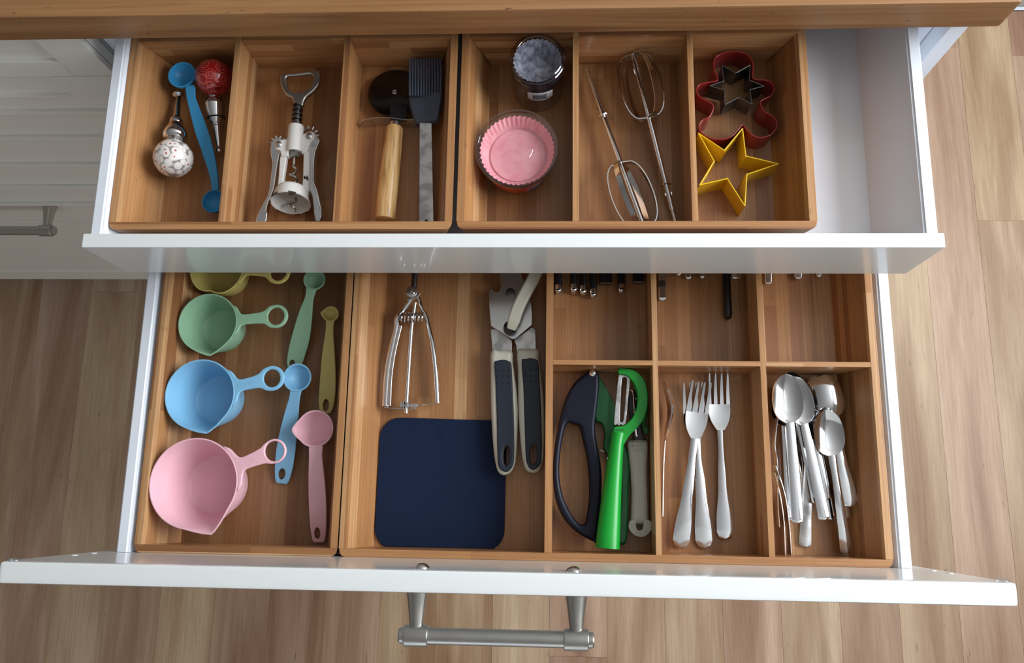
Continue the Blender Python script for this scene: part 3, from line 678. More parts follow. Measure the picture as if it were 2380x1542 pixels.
# ------------------------------------------------------------------ navy mat
Z3 = zp(2.202, 780, 620)
mz = LZ+0.04
corn = [(232, 770), (876, 790), (862, 1462), (194, 1446)]; cw = Z3.many(corn, mz+0.2); pts = []
for i in range(4):
    p, a, b_ = cw[i], cw[i-1], cw[(i+1) % 4]; R_ = 2.1 if i != 1 else 1.5
    e1 = (a-p).normalized(); e2 = (b_-p).normalized(); c = p+(e1+e2)*R_
    for j in range(7): t = math.pi/2*j/6; w_ = c-e2*R_*math.cos(t)-e1*R_*math.sin(t); pts.append((w_.x, max(w_.y, 0.76)))
mt = empty('jar_mat', tuple(Z3(530, 1120, LZ)), 'dark navy square silicone mat with rounded corners on the tray bottom', 'mat')
link('sheet', plate([pts], mz, mz+0.24, 0.08), 'navymat', mt)
q = Z3(542, 852, mz+0.24); tri = lambda s: [(q.x-s*0.33, q.y+s*0.36), (q.x+s*0.33, q.y+s*0.36), (q.x+s*0.3, q.y), (q.x, q.y-s*0.55), (q.x-s*0.3, q.y)]
link('embossed_mark', plate([tri(1.0), tri(0.72)], mz+0.23, mz+0.27, 0.0), 'navymat', mt)

# ------------------------------------------------------------------ can opener
Z4 = zp(6.425, 1120, 620); Z5 = zp(4.82, 1120, 800)
oz = LZ+0.5
r = empty('can_opener', tuple(Z5(400, 700, LZ)), 'can opener with cream and dark blue handles beside the navy mat', 'can opener')
def grip(out, inn, hole, zb):
    o = [tuple(p[:2]) for p in smooth(Z5.many(out, zb+1.4), 4)]; i_ = [tuple(p[:2]) for p in smooth(Z5.many(inn, zb+1.75), 4)]
    h = Z5(hole[0], hole[1], zb+1.7); hw, hh = hole[2]/4.82/23.5, hole[3]/4.82/23.5
    ho = [(h.x+hw*math.cos(t), h.y+hh*math.sin(t)*(1 if abs(math.cos(t)) > .3 else 1)) for t in [2*math.pi*k/24 for k in range(24)]]
    g = link('handle', plate([o, ho], zb, zb+1.6, 0.55, 5), 'cream', r)
    link('grip_pad', plate([i_, ho], zb+1.3, zb+1.78, 0.14, 3), 'navygrip', g)
    dots = []
    return g, zb+1.78
g, zt_ = grip([(102, 78), (200, 66), (334, 76), (345, 200), (368, 370), (388, 520), (402, 720), (398, 960), (385, 1220), (365, 1360), (320, 1440), (250, 1470), (190, 1445), (155, 1360), (128, 1180), (108, 900), (98, 620), (96, 300)],
     [(140, 215), (180, 185), (240, 175), (300, 190), (328, 220), (338, 360), (350, 600), (360, 900), (362, 1250), (345, 1365), (300, 1425), (250, 1432), (205, 1405), (180, 1340), (172, 1200), (165, 800), (152, 450)], (272, 1250, 40, 118), oz)
link('grip_dot', join(*[ball(Z5(180+58*i, 300+66*j, zt_), 0.1, 10, 6) for i in range(3) for j in range(3)]), 'navygrip', g)
g, zt_ = grip([(396, 62), (510, 52), (628, 56), (642, 180), (668, 380), (690, 560), (702, 800), (702, 1050), (690, 1280), (660, 1390), (610, 1438), (560, 1442), (500, 1420), (462, 1330), (435, 1150), (412, 850), (404, 600), (402, 300)],
     [(445, 195), (490, 168), (545, 158), (605, 172), (632, 215), (645, 400), (660, 700), (670, 1000), (668, 1290), (640, 1370), (590, 1408), (545, 1402), (508, 1350), (490, 1250), (478, 900), (465, 500)], (577, 1232, 42, 118), oz)
link('grip_dot', join(*[ball(Z5(488+58*i, 290+66*j, zt_), 0.1, 10, 6) for i in range(3) for j in range(3)]), 'navygrip', g)
pl = lambda pts, z0, z1, b=0.04, zz=Z4: plate([[tuple(p[:2]) for p in zz.many(pts, z1)]], z0, z1, b)
link('shank', pl([(130, 940), (210, 930), (330, 990), (448, 1110), (450, 1290), (160, 1290)], oz+0.5, oz+0.75), 'worn', r)
link('shank', pl([(480, 1090), (620, 1000), (740, 910), (780, 925), (800, 960), (808, 1260), (520, 1270), (512, 1180)], oz+0.35, oz+0.6), 'worn', r)
link('cutting_plate', pl([(105, 560), (104, 350), (150, 316), (172, 352), (205, 372), (240, 372), (268, 345), (285, 290), (262, 190), (270, 60), (330, -60), (520, -60), (580, 60), (620, 200), (740, 560), (752, 690), (748, 872), (500, 1078), (450, 1085), (135, 888)], oz+0.9, oz+1.12, 0.07), 'steel', r)
link('feed_wheel', join(lathe([(0, .5), (.2, .5), (.25, .4), (.25, .001)], Z4(425, 395, oz+1.12), n=20), lathe([(0, .22), (.4, .22), (.42, .001)], Z4(425, 395, oz+1.12), n=14)), 'darksteel', r)
key = smooth([Z4(440, 930, oz+1.9), Z4(480, 800, oz+2.3), Z4(540, 620, oz+2.6), Z4(640, 420, oz+2.75), Z4(760, 200, oz+2.8), Z4(840, 30, oz+2.8), Z4(880, -60, oz+2.75)], 4, closed=False)
link('turning_key', fixed_sweep(key, rrect(1.3, 0.75, 0.26, 3), (0, 0, 1), scale=lambda i: (0.72+0.28*min(1, i/4), 0.8+0.2*min(1, i/4))), 'cream', r)
link('key_boss', lathe([(0, .78), (.75, .7), (.95, .5), (.95, .001)], Z4(430, 930, oz+1.1), n=28, cap0=True), 'black', r)

# ------------------------------------------------------------------ compartment of garlic press, peelers
Z6 = zp(3.426, 1270, 840)
def zplate(zr_, loops, z0, z1, b, n=4, seg=4): return plate([[tuple(p[:2]) for p in smooth(zr_.many(l, z1), n)] for l in loops], z0, z1, b, seg)
r = empty('garlic_press', tuple(Z6(260, 800, LZ)), 'navy and green hinged hand press with an open loop handle and silver rivet', 'garlic press')
link('loop_handle', zplate(Z6, [[(370, 66), (330, 80), (285, 112), (228, 165), (180, 235), (140, 330), (108, 450), (76, 610), (56, 760), (52, 930), (68, 1080), (112, 1210), (190, 1318), (290, 1395), (375, 1438), (398, 1440), (425, 1250), (440, 1050), (442, 900), (425, 760), (402, 650), (388, 540), (398, 420), (415, 280), (422, 150), (408, 84)],
     [(172, 484), (222, 500), (266, 518), (290, 620), (318, 740), (335, 880), (342, 1040), (330, 1180), (310, 1285), (288, 1302), (255, 1290), (200, 1222), (140, 1100), (108, 960), (104, 820), (120, 660), (145, 540)]], LZ+0.9, LZ+2.5, 0.36), 'navy', r)
link('press_body', zplate(Z6, [[(395, 90), (425, 125), (478, 215), (540, 340), (556, 470), (540, 600), (520, 720), (488, 740), (455, 670), (466, 590), (455, 520), (425, 482), (395, 470), (380, 300)]], LZ+0.3, LZ+1.5, 0.15), 'dkgreen', r)
link('second_handle', zplate(Z6, [[(500, 640), (600, 640), (640, 700), (664, 830), (658, 1000), (656, 1200), (644, 1410), (620, 1462), (570, 1455), (540, 1400), (575, 1200), (585, 1000), (560, 850), (500, 740)]], LZ+0.15, LZ+1.3, 0.3), 'dkgreen', r)
link('spring_wire', tube(smooth([Z6(388, 560, LZ+1.6), Z6(380, 600, LZ+1.6), Z6(400, 690, LZ+1.5), Z6(425, 708, LZ+1.6), Z6(460, 722, LZ+1.6), Z6(480, 745, LZ+1.5), Z6(483, 782, LZ+1.3)], 4, closed=False), 0.07, 8), 'polished', r)
link('rivet', lathe([(0, .36), (.08, .36), (.2, .26), (.26, .1), (.27, .001)], Z6(370, 95, LZ+2.5), n=24), 'polished', r)
r = empty('peeler', tuple(Z6(500, 1000, LZ)), 'bright green peeler with a swivel blade lying across the navy press', 'peeler')
path = [(575, 575, 1.9, 118), (560, 660, 2.0, 108), (545, 800, 2.0, 120), (530, 950, 2.0, 135), (512, 1150, 2.0, 158), (495, 1350, 2.0, 178), (486, 1490, 2.0, 188)]
pp = [Z6(x, y, LZ+1.4+z) for x, y, z, w in path]; ws = [w/3.426/23.2 for *_, w in path]
link('handle', fixed_sweep(pp, [(0.5*math.cos(t), 0.5*math.sin(t)*(1 if math.sin(t) > 0 else .6)) for t in [2*math.pi*i/20 for i in range(20)]], (0, 0, 1), scale=lambda i: (ws[i], 0.9+ws[i]*0.35)), 'green', r, sharp=50)
link('rib_dots', join(*[ball(Z6(565-1.6*i, 1050+18*i, LZ+3.72), 0.045, 8, 5) for i in range(20)]), 'green', r)
ahz = LZ+3.1
outer = [(578, 56), (640, 58), (700, 72), (755, 114), (792, 180), (808, 270), (804, 370), (775, 460), (725, 530), (665, 590), (625, 650), (604, 690), (560, 690), (540, 640), (530, 560), (545, 525), (620, 510), (680, 455), (715, 385), (728, 300), (716, 220), (684, 156), (632, 108), (575, 98)]
link('arch', zplate(Z6, [outer], ahz-0.45, ahz+0.55, 0.12, 3), 'green', r)
link('arch_rib', join(*[box(*(lambda q: (q.x-.22, q.x+.22, q.y-.1, q.y+.1, ahz-.25, ahz+.15))(Z6(x, y, ahz)), 0.03) for x, y in ((712, 215), (722, 300), (708, 385))]), 'dkgreen', r)
link('arch_rib', join(*[box(*(lambda q: (q.x-.45, q.x+.45, q.y-.07, q.y+.07, ahz+.5, ahz+.62))(Z6(x, y, ahz+.6)), 0.02) for x, y in ((615, 66), (580, 545))]), 'dkgreen', r)
link('blade', zplate(Z6, [[(575, 114), (600, 112), (622, 98), (640, 110), (668, 112), (650, 300), (630, 500), (590, 502), (577, 514), (562, 502), (538, 498), (555, 300)], [(600, 150), (612, 130), (632, 130), (640, 155), (628, 320), (614, 470), (598, 485), (584, 470), (590, 320)]], ahz-0.12, ahz+0.12, 0.04, 2), 'worn', r)
r = empty('peeler', tuple(Z6(745, 1000, LZ)), 'warm grey peeler handle with an end hole, by the compartment wall', 'peeler')
hz = LZ+1.5
link('handle', zplate(Z6, [[(652, 640), (700, 625), (760, 622), (806, 640), (812, 720), (804, 850), (810, 1050), (814, 1200), (814, 1310), (798, 1368), (750, 1392), (695, 1372), (672, 1310), (676, 1180), (680, 1050), (668, 850), (655, 740)],
     [(698, 1305), (750, 1300), (798, 1305), (790, 1335), (765, 1356), (735, 1356), (708, 1336)]], LZ+0.05, hz, 0.5, 4, 5), 'greyplastic', r)
link('collar_ring', join(*[tube([Z6(652, y, LZ+.4), Z6(662, y, hz-.1), Z6(690, y, hz+.02), Z6(780, y, hz+.02), Z6(798, y, hz-.1), Z6(804, y, LZ+.4)], 0.07, 8) for y in (655, 685, 712)]), 'greyplastic', r)
link('blade_holder', zplate(Z6, [[(690, 240), (720, 260), (750, 400), (760, 560), (790, 625), (700, 630), (690, 540), (660, 420), (655, 300)]], LZ+0.7, LZ+1.2, 0.1, 3), 'black', r)
link('blade', tube(smooth([Z6(672, 230, LZ+1.3), Z6(690, 240, LZ+1.4), Z6(700, 330, LZ+1.4), Z6(712, 560, LZ+1.3), Z6(722, 600, LZ+1.3)], 3, closed=False), 0.12, 8), 'polished', r)
link('knob', join(zplate(Z6, [[(766, 380), (804, 340), (808, 420), (794, 500), (820, 530), (814, 570), (800, 580), (775, 560), (760, 470)]], LZ+1.1, LZ+1.9, 0.2, 3)), 'dkgreen', r)

# ------------------------------------------------------------------ cutlery
def grid(fn, ns, nt, th):
    """thin shell over fn(s, t) -> point; th: thickness"""
    V, F = [], []; top = []
    for i in range(ns+1): top.append([fn(i/ns, -1+2*j/nt) for j in range(nt+1)])
    def nrm(i, j):
        a = top[min(i+1, ns)][j]-top[max(i-1, 0)][j]; b = top[i][min(j+1, nt)]-top[i][max(j-1, 0)]; n = a.cross(b)
        return n.normalized() if n.length > 1e-9 else Vector((0, 0, 1))
    W_ = nt+1; T0 = [[top[i][j]+nrm(i, j)*th/2 for j in range(W_)] for i in range(ns+1)]; B0 = [[top[i][j]-nrm(i, j)*th/2 for j in range(W_)] for i in range(ns+1)]
    for g_ in (T0, B0):
        for row in g_: V += row
    K = (ns+1)*W_
    for i in range(ns):
        for j in range(nt):
            a, b, c, d = i*W_+j, i*W_+j+1, (i+1)*W_+j+1, (i+1)*W_+j; F.append((a, b, c, d)); F.append((K+d, K+c, K+b, K+a))
    for i in range(ns): F.append((i*W_, (i+1)*W_, K+(i+1)*W_, K+i*W_)); F.append((i*W_+nt, K+i*W_+nt, K+(i+1)*W_+nt, (i+1)*W_+nt))
    for j in range(nt): F.append((j, K+j, K+j+1, j+1)); F.append((ns*W_+j, ns*W_+j+1, K+ns*W_+j+1, K+ns*W_+j))
    return V, F
def lerp_tab(tab, s):
    for (a, x), (b, y) in zip(tab, tab[1:]):
        if s <= b: f = (s-a)/(b-a) if b > a else 0; f = f*f*(3-2*f); return x+(y-x)*f
    return tab[-1][1]
def lmesh(name, geo, m, parent, sharp=45):
    """part given in its thing's own frame"""
    me = bpy.data.meshes.new(name); me.from_pydata([tuple(Vector(v)*S) for v in geo[0]], [], geo[1]); me.validate()
    bm = bmesh.new(); bm.from_mesh(me); bmesh.ops.recalc_face_normals(bm, faces=bm.faces); bm.to_mesh(me); bm.free()
    o = bpy.data.objects.new(name, me); COL.objects.link(o); o.parent = parent; finish(o, m, sharp); return o
def place(A, B, roll=0.0, flip=False):
    """frame with x along A->B, z upwards (or turned about x by roll degrees)"""
    A, B = Vector(A), Vector(B); x = (B-A).normalized(); y = Vector((0, 0, 1)).cross(x).normalized(); z = x.cross(y)
    M = Matrix((x, y, z)).transposed().to_4x4(); M = M @ Matrix.Rotation(math.radians(roll), 4, 'X')
    return Matrix.Translation(W(A)) @ M
def utensil(name, label, cat, group, A, B, roll=0.0):
    o = bpy.data.objects.new(name, None); o.empty_display_size = 0.02; COL.objects.link(o); o['label'] = label; o['category'] = cat; o['group'] = group
    o.matrix_world = place(A, B, roll); return o, (Vector(B)-Vector(A)).length
HT_D = [(0, 0.1), (0.006, 0.7), (0.022, 1.2), (0.07, 1.62), (0.14, 1.6), (0.5, 0.95), (0.85, 0.62), (1, 0.68)]     # broad drop-shaped handle end
HT_R = [(0, 0.3), (0.006, 0.72), (0.02, 0.98), (0.5, 0.9), (0.85, 0.76), (1, 0.7)]                    # straight narrow handle
def handle_geo(L0, tab, th=0.22, arch=0.2, neck=0.25, crown=0.09, rnd=0.6):
    def fn(s, t):
        s = s**1.8; w = lerp_tab(tab, s)/2; x = s*L0
        z = 0.15+arch*math.sin(math.pi*min(1, s*1.0))*0.8+neck*s*s
        return Vector((x, t*w, z+crown*(1-t*t)))
    return grid(fn, 34, 6, th)
def spoon(label, A, B, bw=2.9, bl=0.33, tab=HT_D, m='polished', roll=0, group='spoons in the front right compartment', cat='spoon', name='spoon', depth=0.55, under=False):
    r, L = utensil(name, label, cat, group, A, B, roll)
    L0 = L*(1-bl); lmesh('handle', handle_geo(L0, tab), m, r)
    z0 = 0.15+0.25
    sg = -1 if under else 1
    def fn(s, t):
        x = L0-0.05+s*(L-L0+0.05); q = 2*s-1
        w = bw/2*(max(0.0, 1-abs(q)**2.5))**0.5 if q > -1 else 0
        w *= (1-0.1*q)
        w = max(w, (0.33 if s < 0.5 else 0.0)*(1-s*1.2)) if s < 0.3 else w
        dd = depth*max(0, 1-(abs(q))**2.2)
        z = z0+0.15*s-sg*dd*(1-t*t)
        return Vector((x, t*w, z))
    lmesh('bowl', grid(fn, 26, 12, 0.13), m, r)
    return r
def fork(label, A, B, hw=2.25, hl=0.35, m='polished', roll=0, group='forks in the front middle compartment'):
    r, L = utensil('fork', label, 'fork', group, A, B, roll)
    L0 = L*(1-hl); lmesh('handle', handle_geo(L0, HT_D, neck=0.3), m, r)
    zc = lambda x: 0.45-0.55*math.sin(math.pi*min(1, max(0, (x-L0)/(L-L0))))*0.8+0.25*((x-L0)/(L-L0))
    xs = L0+(L-L0)*0.46
    def palm(s, t):
        x = L0-0.04+s*(xs-L0+0.04); w = 0.34+(hw/2-0.34)*(1-(1-min(1, s*1.12))**2.4)
        return Vector((x, t*w, zc(x)-0.12*(1-t*t)*s))
    gs = [grid(palm, 12, 10, 0.14)]
    tw, gap = hw*0.165, hw*0.113
    for k in range(4):
        yc = (k-1.5)*(tw+gap)
        def tine(s, t, yc=yc):
            x = xs-0.03+s*(L-xs+0.03); w = tw/2*(1-0.62*s**1.3)
            if s > 0.94: w *= 0.6
            return Vector((x, yc*(1-0.02*s)+t*w, zc(x)-0.12*(1-(yc/(hw/2))**2)*(1-s)))
        gs.append(grid(tine, 12, 3, 0.14))
    lmesh('head', join(*gs), m, r)
    return r
FZ = LZ+0.1
fork('fork lying under and crossing another fork, tines pointing up', P(1636, 1274, FZ), P(1608, 891, FZ+0.4))
fork('fork on top of the crossed pair, handle to the left', P(1580, 1273, FZ+0.25), P(1629, 889, FZ+0.8))
fork('fork lying alone to the right of the crossed pair', P(1685, 1254, FZ), P(1667, 870, FZ+0.3))
# a spoon standing on its edge against the divider
def edge_spoon(zr_, pts, z0, label, group, w=1.5, m='polished', nm='spoon', cat='spoon', bz=None):
    p = smooth([zr_(x, y, z0+h) for x, y, h in pts], 5, closed=False); N = len(p)
    org = tuple(Vector((p[0].x, p[0].y, LZ)))
    r = empty(nm, org, label, cat, group)
    bz = bz or (lambda s: w)
    link('handle', fixed_sweep(p, rrect(0.13, 1.0, 0.06, 2), (0, 0, 1), scale=lambda i: (1, bz(i/(N-1)))), m, r)
    return r
Z7 = zp(2.2036, 1250, 620)
r = edge_spoon(Z7, [(636, 1276, 1.0), (638, 1150, 1.2), (642, 1000, 1.5), (650, 890, 1.8)], LZ, 'steel spoon standing on its edge against the divider, left of the forks', 'forks in the front middle compartment', bz=lambda s: 1.4-0.6*s, m='steel')
del r['group']
pb = smooth([Z7(650, 890, LZ+1.8), Z7(672, 825, LZ+1.9), Z7(693, 740, LZ+2.0), Z7(672, 660, LZ+2.0), Z7(640, 585, LZ+2.0)], 6, closed=False); NB = len(pb)
def fnb(s, t):
    i = min(NB-1, int(s*(NB-1))); q = 2*s-1; w = 1.45*(max(0, 1-abs(q)**2.4))**0.5+0.15*(1-s)
    c = pb[i]; return Vector((c.x-0.35*(t*t)*max(0, 1-abs(q)), c.y, c.z+t*w))
link('bowl', grid(fnb, NB-1, 8, 0.1), 'polished', r)
Z8 = zp(3.35, 1780, 840)
def z8(x, y, h): return Z8(x, y, LZ+h)
G8 = 'spoons in the front right compartment'
spoon('brown-looking upturned spoon at the back, its bowl facing down', z8(612, 1225, 1.0), z8(375, 112, 0.9), 2.6, 0.30, HT_R, 'polished', under=True)
spoon('spoon with small engraved marks on its handle, furthest right', z8(650, 1130, 1.5), z8(440, 112, 1.7), 2.9, 0.33, HT_D, 'polished', under=True)
spoon('straight spoon whose bowl is hidden under the others, near the middle', z8(508, 1232, 0.3), z8(340, 260, 0.2), 2.4, 0.3, HT_R, 'polished')
spoon('flat wide-ended spoon reaching furthest down the middle of the pile', z8(298, 1442, 0.1), z8(330, 330, 0.9), 2.4, 0.28, [(0, 0.7), (0.006, 1.0), (0.03, 1.15), (0.3, 0.95), (0.85, 0.6), (1, 0.66)], 'worn')
spoon('spoon with its handle end just left of the big front spoon', z8(195, 1240, 0.2), z8(120, 200, 0.3), 2.6, 0.3, HT_R)
spoon('narrow spoon lying between the two big spoons, handle only', z8(262, 1215, 0.2), z8(200, 210, 0.7), 2.6, 0.3, HT_R)
spoon('small spoon propped behind the teaspoon, tip just showing', z8(462, 1075, 1.2), z8(325, 368, 1.9), 2.3, 0.34, HT_R)
spoon('large spoon under the front one, seen by the rim of its bowl', z8(395, 1100, 0.9), z8(165, 86, 2.2), 3.0, 0.33, HT_R, depth=0.6)
spoon('second big spoon, slanting right from under the front spoon', z8(448, 1232, 2.0), z8(205, 122, 2.6), 2.8, 0.34, HT_R)
spoon('largest shiny dinner spoon lying on top of the pile', z8(242, 1256, 2.5), z8(145, 103, 3.1), 2.95, 0.335, HT_R)
spoon('teaspoon lying on top at the right of the pile', z8(622, 1496, 0.9), z8(450, 377, 2.6), 3.0, 0.32, [(0, 0.2), (0.008, 0.7), (0.03, 1.1), (0.3, 0.9), (0.85, 0.62), (1, 0.68)])
edge_spoon(Z8, [(138, 1508, .9), (128, 1250, 1.0), (100, 1050, 1.2), (72, 920, 1.4), (60, 860, 1.6)], LZ, 'spoon on its edge by the divider, inner of two curved handles', G8, bz=lambda s: 1.5-0.5*s)
edge_spoon(Z8, [(184, 1508, .9), (172, 1300, 1.0), (140, 1060, 1.3), (95, 900, 1.7), (64, 810, 1.9)], LZ, 'spoon on its edge, outer of the two curved handles by the divider', G8, bz=lambda s: 1.5-0.5*s)
edge_spoon(Z8, [(98, 1290, .8), (85, 1100, 1.0), (80, 800, 1.6), (62, 660, 1.9), (75, 520, 2.0), (88, 440, 2.0)], LZ, 'spoon on edge touching the divider, handle half hidden', G8, bz=lambda s: 1.0)

# ends of the cutlery whose rest lies under the upper drawer
Z9 = zp(6.70, 1270, 630)
GK = 'black-handled knives in the back left compartment'
def knife(x, yb, w, label, capy, h=0.8, flatend=False):
    a = Z9(x, yb, LZ+h); b_ = Z9(x+random.uniform(-8, 8), -620, LZ+0.9); wd = w/6.7/22.8
    r = empty('knife', (a.x, a.y+5, LZ), label, 'knife', GK)
    d = (b_-a).normalized()
    hl = a+d*11
    if not flatend:
        c = Z9(x, capy, LZ+h+0.2); cl_ = (c-a).length
        link('handle', fixed_sweep([a+d*cl_*0.95, a+d*4, hl], rrect(wd*0.95, 1.1, 0.3, 3), (0, 0, 1), scale=lambda i: (1, 1)), 'black', r)
        st = [a+d*(cl_*t) for t in (0, 0.1, 0.3, 0.6, 1.0)]
        link('end_cap', fixed_sweep(st, rrect(wd*1.0, 1.14, 0.36, 3), (0, 0, 1), scale=lambda i: ((0.5, 0.5), (0.78, 0.8), (0.94, 0.95), (1, 1), (1, 1))[i]), 'polished', r)
        link('cap_slot', ball(a+d*cl_*0.42+Vector((0, 0, 0.5)), 0.24, 12, 8, (1, 0.42, 0.5)), 'rubber', r)
    else:
        link('handle', fixed_sweep([a, a+d*0.1, hl], rrect(wd, 0.9, 0.18, 3), (0, 0, 1)), 'black', r)
        link('end_line', fixed_sweep([a-d*0.03, a+d*0.08], rrect(wd*0.94, 0.12, 0.05, 2), (0, 0, 1)), 'polished', r).location.z += 0.0042
    link('blade', fixed_sweep([hl-d*0.3, hl+d*4, hl+d*7, hl+d*8.4], rrect(0.14, 1.7, 0.05, 1), (0, 0, 1), scale=lambda i: (1, (1, 1, .8, .3)[i])), 'steel', r)
knife(186, 366, 118, 'black knife handle with silver tip, against the left divider', 225)
knife(427, 352, 118, 'black knife handle with silver tip, second from the left divider', 215)
knife(571, 380, 118, 'black knife handle with plain rounded silver tip, third from left', 240)
knife(732, 430, 120, 'black knife handle reaching furthest out, silver tip', 290)
knife(925, 212, 200, 'broad black knife handle with a thin silver end line, left one', 0, 0.7, True)
knife(1166, 356, 120, 'black knife handle with silver tip standing apart on the right', 215)
knife(1430, 195, 170, 'broad black knife handle in the shade beside the right divider', 0, 0.6, True)
Z10 = zp(5.805, 1520, 630)
def stub(name, x, yb, w, label, m, cat, group, h=0.5, L=14, th=0.3, x2=None, rn=0.12):
    a = Z10(x, yb, LZ+h); b_ = Z10(x2 if x2 is not None else x, -560, LZ+h); wd = w/5.805/22.8; d = (b_-a).normalized()
    r = empty(name, (a.x, a.y+4, LZ), label, cat, group)
    link('handle', fixed_sweep([a, a+d*0.12, a+d*0.35, a+d*3, a+d*L], rrect(wd, th, rn, 3), (0, 0, 1), scale=lambda i: ((.5, .5), (.85, .9), (1, 1), (1, 1), (.75, 1))[i]), m, r)
    return r, a, d, wd
r, a, d, wd = stub('table_knife', 108, 405, 104, 'steel knife handle with dark band, pressed to the left divider', 'polished', 'knife', 'cutlery in the back middle compartment', 0.6, 12, 0.5)
link('band', fixed_sweep([a+d*1.45, a+d*2.2], rrect(wd*1.03, 0.53, 0.12, 2), (0, 0, 1)), 'darksteel', r)
link('blade', fixed_sweep([a+d*11.8, a+d*19, a+d*20.5], rrect(1.6, 0.12, 0.05, 1), (0, 0, 1), scale=lambda i: ((1, 1), (1, 1), (.3, 1))[i]), 'steel', r)
GM = 'cutlery in the back middle compartment'
for x, yb, w, lb in ((332, 66, 74, 'steel handle tip just peeping out, nearest the banded knife'), (464, 114, 104, 'larger bright handle tip beside the peeping one'), (652, 102, 84, 'shaded steel handle tip left of the long dark handle')):
    r, a, d, wd = stub('table_knife', x, yb, w, lb, 'polished', 'knife', GM, 0.5, 10, 0.45, rn=0.2)
    link('blade', fixed_sweep([a+d*9.8, a+d*17, a+d*18.5], rrect(0.8, 0.12, 0.05, 1), (0, 0, 1), scale=lambda i: ((1, 1), (1, 1), (.3, 1))[i]), 'steel', r)
a = Z10(1002, 655, LZ+0.6); b_ = Z10(962, -300, LZ+1.0); d = (b_-a).normalized()
r = empty('steak_knife', (a.x, a.y+6, LZ), 'long dark rounded handle sticking furthest out of the back compartment', 'knife', GM)
link('handle', fixed_sweep([a, a+d*.15, a+d*.5, a+d*2, a+d*6, a+d*11], circ(0.42, 16, 0.42), (0, 0, 1), scale=lambda i: ((.3, .3), (.75, .75), (1, 1), (1.02, 1), (.95, .95), (.8, .8))[i]), 'black', r)
link('blade', fixed_sweep([a+d*10.8, a+d*17, a+d*20], rrect(0.12, 1.5, 0.05, 1), (0, 0, 1), scale=lambda i: ((1, 1), (1, .9), (1, .2))[i]), 'steel', r)
r, a, d, wd = stub('serving_spoon', 1110, 106, 164, 'wide flat handle end just right of the long dark handle', 'polished', 'spoon', GM, 0.5, 12, 0.3, rn=0.12)
q = a+d*15; link('bowl', bowl(Vector((q.x, q.y, LZ+1.3)), 1.1, 0.9, 0.12), 'polished', r)
GR = 'cutlery in the back right compartment'
for x, yb, w, lb in ((1542, 178, 98, 'bright flat handle end against the divider of the right compartment'), (1945, 108, 112, 'rounded steel handle tip, middle one in the back right compartment'), (2226, 82, 92, 'rounded steel handle tip furthest right under the upper drawer')):
    r, a, d, wd = stub('teaspoon', x, yb, w, lb, 'polished', 'spoon', GR, 0.5, 11, 0.3, rn=0.13)
    q = a+d*12.5; link('bowl', bowl(Vector((q.x, q.y, LZ+1.1)), 0.95, 0.8, 0.1), 'polished', r)

# ------------------------------------------------------------------ upper tray: bottle stoppers and coffee scoop
Z11 = zp(3.855, 340, 120)
def stopper(bc, br, a, b_, prof, ballm, label, ring=None):
    c = Vector(bc); r = empty('bottle_stopper', (c.x, c.y, UZ), label, 'bottle stopper', 'wine bottle stoppers')
    link('ball_knob', ball(c, br, 40, 24), ballm, r, sharp=180)
    link('plug', lathe(prof, a, b_, n=36, cap1=True), 'chrome', r, sharp=50)
    if ring:
        A = Vector(a); d = (Vector(b_)-A).normalized(); s_ = d.cross(Vector((0, 0, 1))).normalized(); u = s_.cross(d)
        link('seal_ring', tube([A+d*ring[0]+(s_*math.cos(t)+u*math.sin(t))*ring[1] for t in [2*math.pi*i/28 for i in range(28)]], 0.075, 8, closed=True), 'rubber', r)
br = 1.86; bc = Z11(243, 956, UZ+br+1.0)
a = Z11(255, 800, UZ+br+0.9); b_ = Z11(288, 390, UZ+1.0)
LB = (b_-a).length
stopper(bc, br, a, b_, [(-0.3, 0.3), (0, 0.4), (0.1, 0.7), (0.2, 0.95), (0.45, 1.12), (0.8, 1.14), (1.3, 0.98), (2.0, 0.7), (2.15, 0.56), (2.2, 0.66), (2.32, 0.66), (2.36, 0.54), (2.5, 0.52), (2.55, 0.6), (2.64, 0.6), (2.7, 0.5), (3.3, 0.33), (LB-0.45, 0.26), (LB-0.3, 0.34), (LB-0.14, 0.56), (LB-0.04, 0.58), (LB, 0.54)], 'whiteball', 'bottle stopper with white glass ball dotted with red flowers')
br = 1.82; bc = Z11(608, 235, UZ+br+0.6)
a = Z11(606, 392, UZ+1.9); b_ = Z11(655, 905, UZ+1.0); LB = (b_-a).length
stopper(bc, br, a, b_, [(-0.3, 0.4), (0, 0.52), (0.12, 0.52), (0.18, 0.44), (0.3, 0.56), (0.5, 0.84), (0.75, 0.96), (0.95, 0.98), (1.5, 0.92), (2.2, 0.78), (2.85, 0.62), (2.95, 0.5), (3.0, 0.56), (3.1, 0.56), (3.14, 0.48), (LB-0.8, 0.32), (LB-0.55, 0.3), (LB-0.35, 0.42), (LB-0.1, 0.47), (LB, 0.46)], 'redball', 'bottle stopper with carved-looking red ball in the far corner', ring=(2.3, 0.8))
rt = mspoon(Z11, 318, 207, 122, UZ+2.9, [(388, 300, 70), (396, 335, 86), (405, 420, 78), (440, 540, 92), (490, 700, 112), (545, 880, 104), (590, 1060, 80), (610, 1190, 64), (612, 1250, 60)], 'spoonblue', 'mid-blue double-ended measuring spoon leaning across the two stoppers', None, None, 'measuring spoon alone', UZ+1.7, 'double_measuring_spoon', UZ+1.4)
del rt['group']
c = Z11(604, 1342, UZ+1.75); k = (Z11(604+108, 1342, UZ+1.75)-c).length
link('bowl', bowl(c, k*0.98, min(k*0.9, 1.5), 0.1), 'spoonblue', rt)

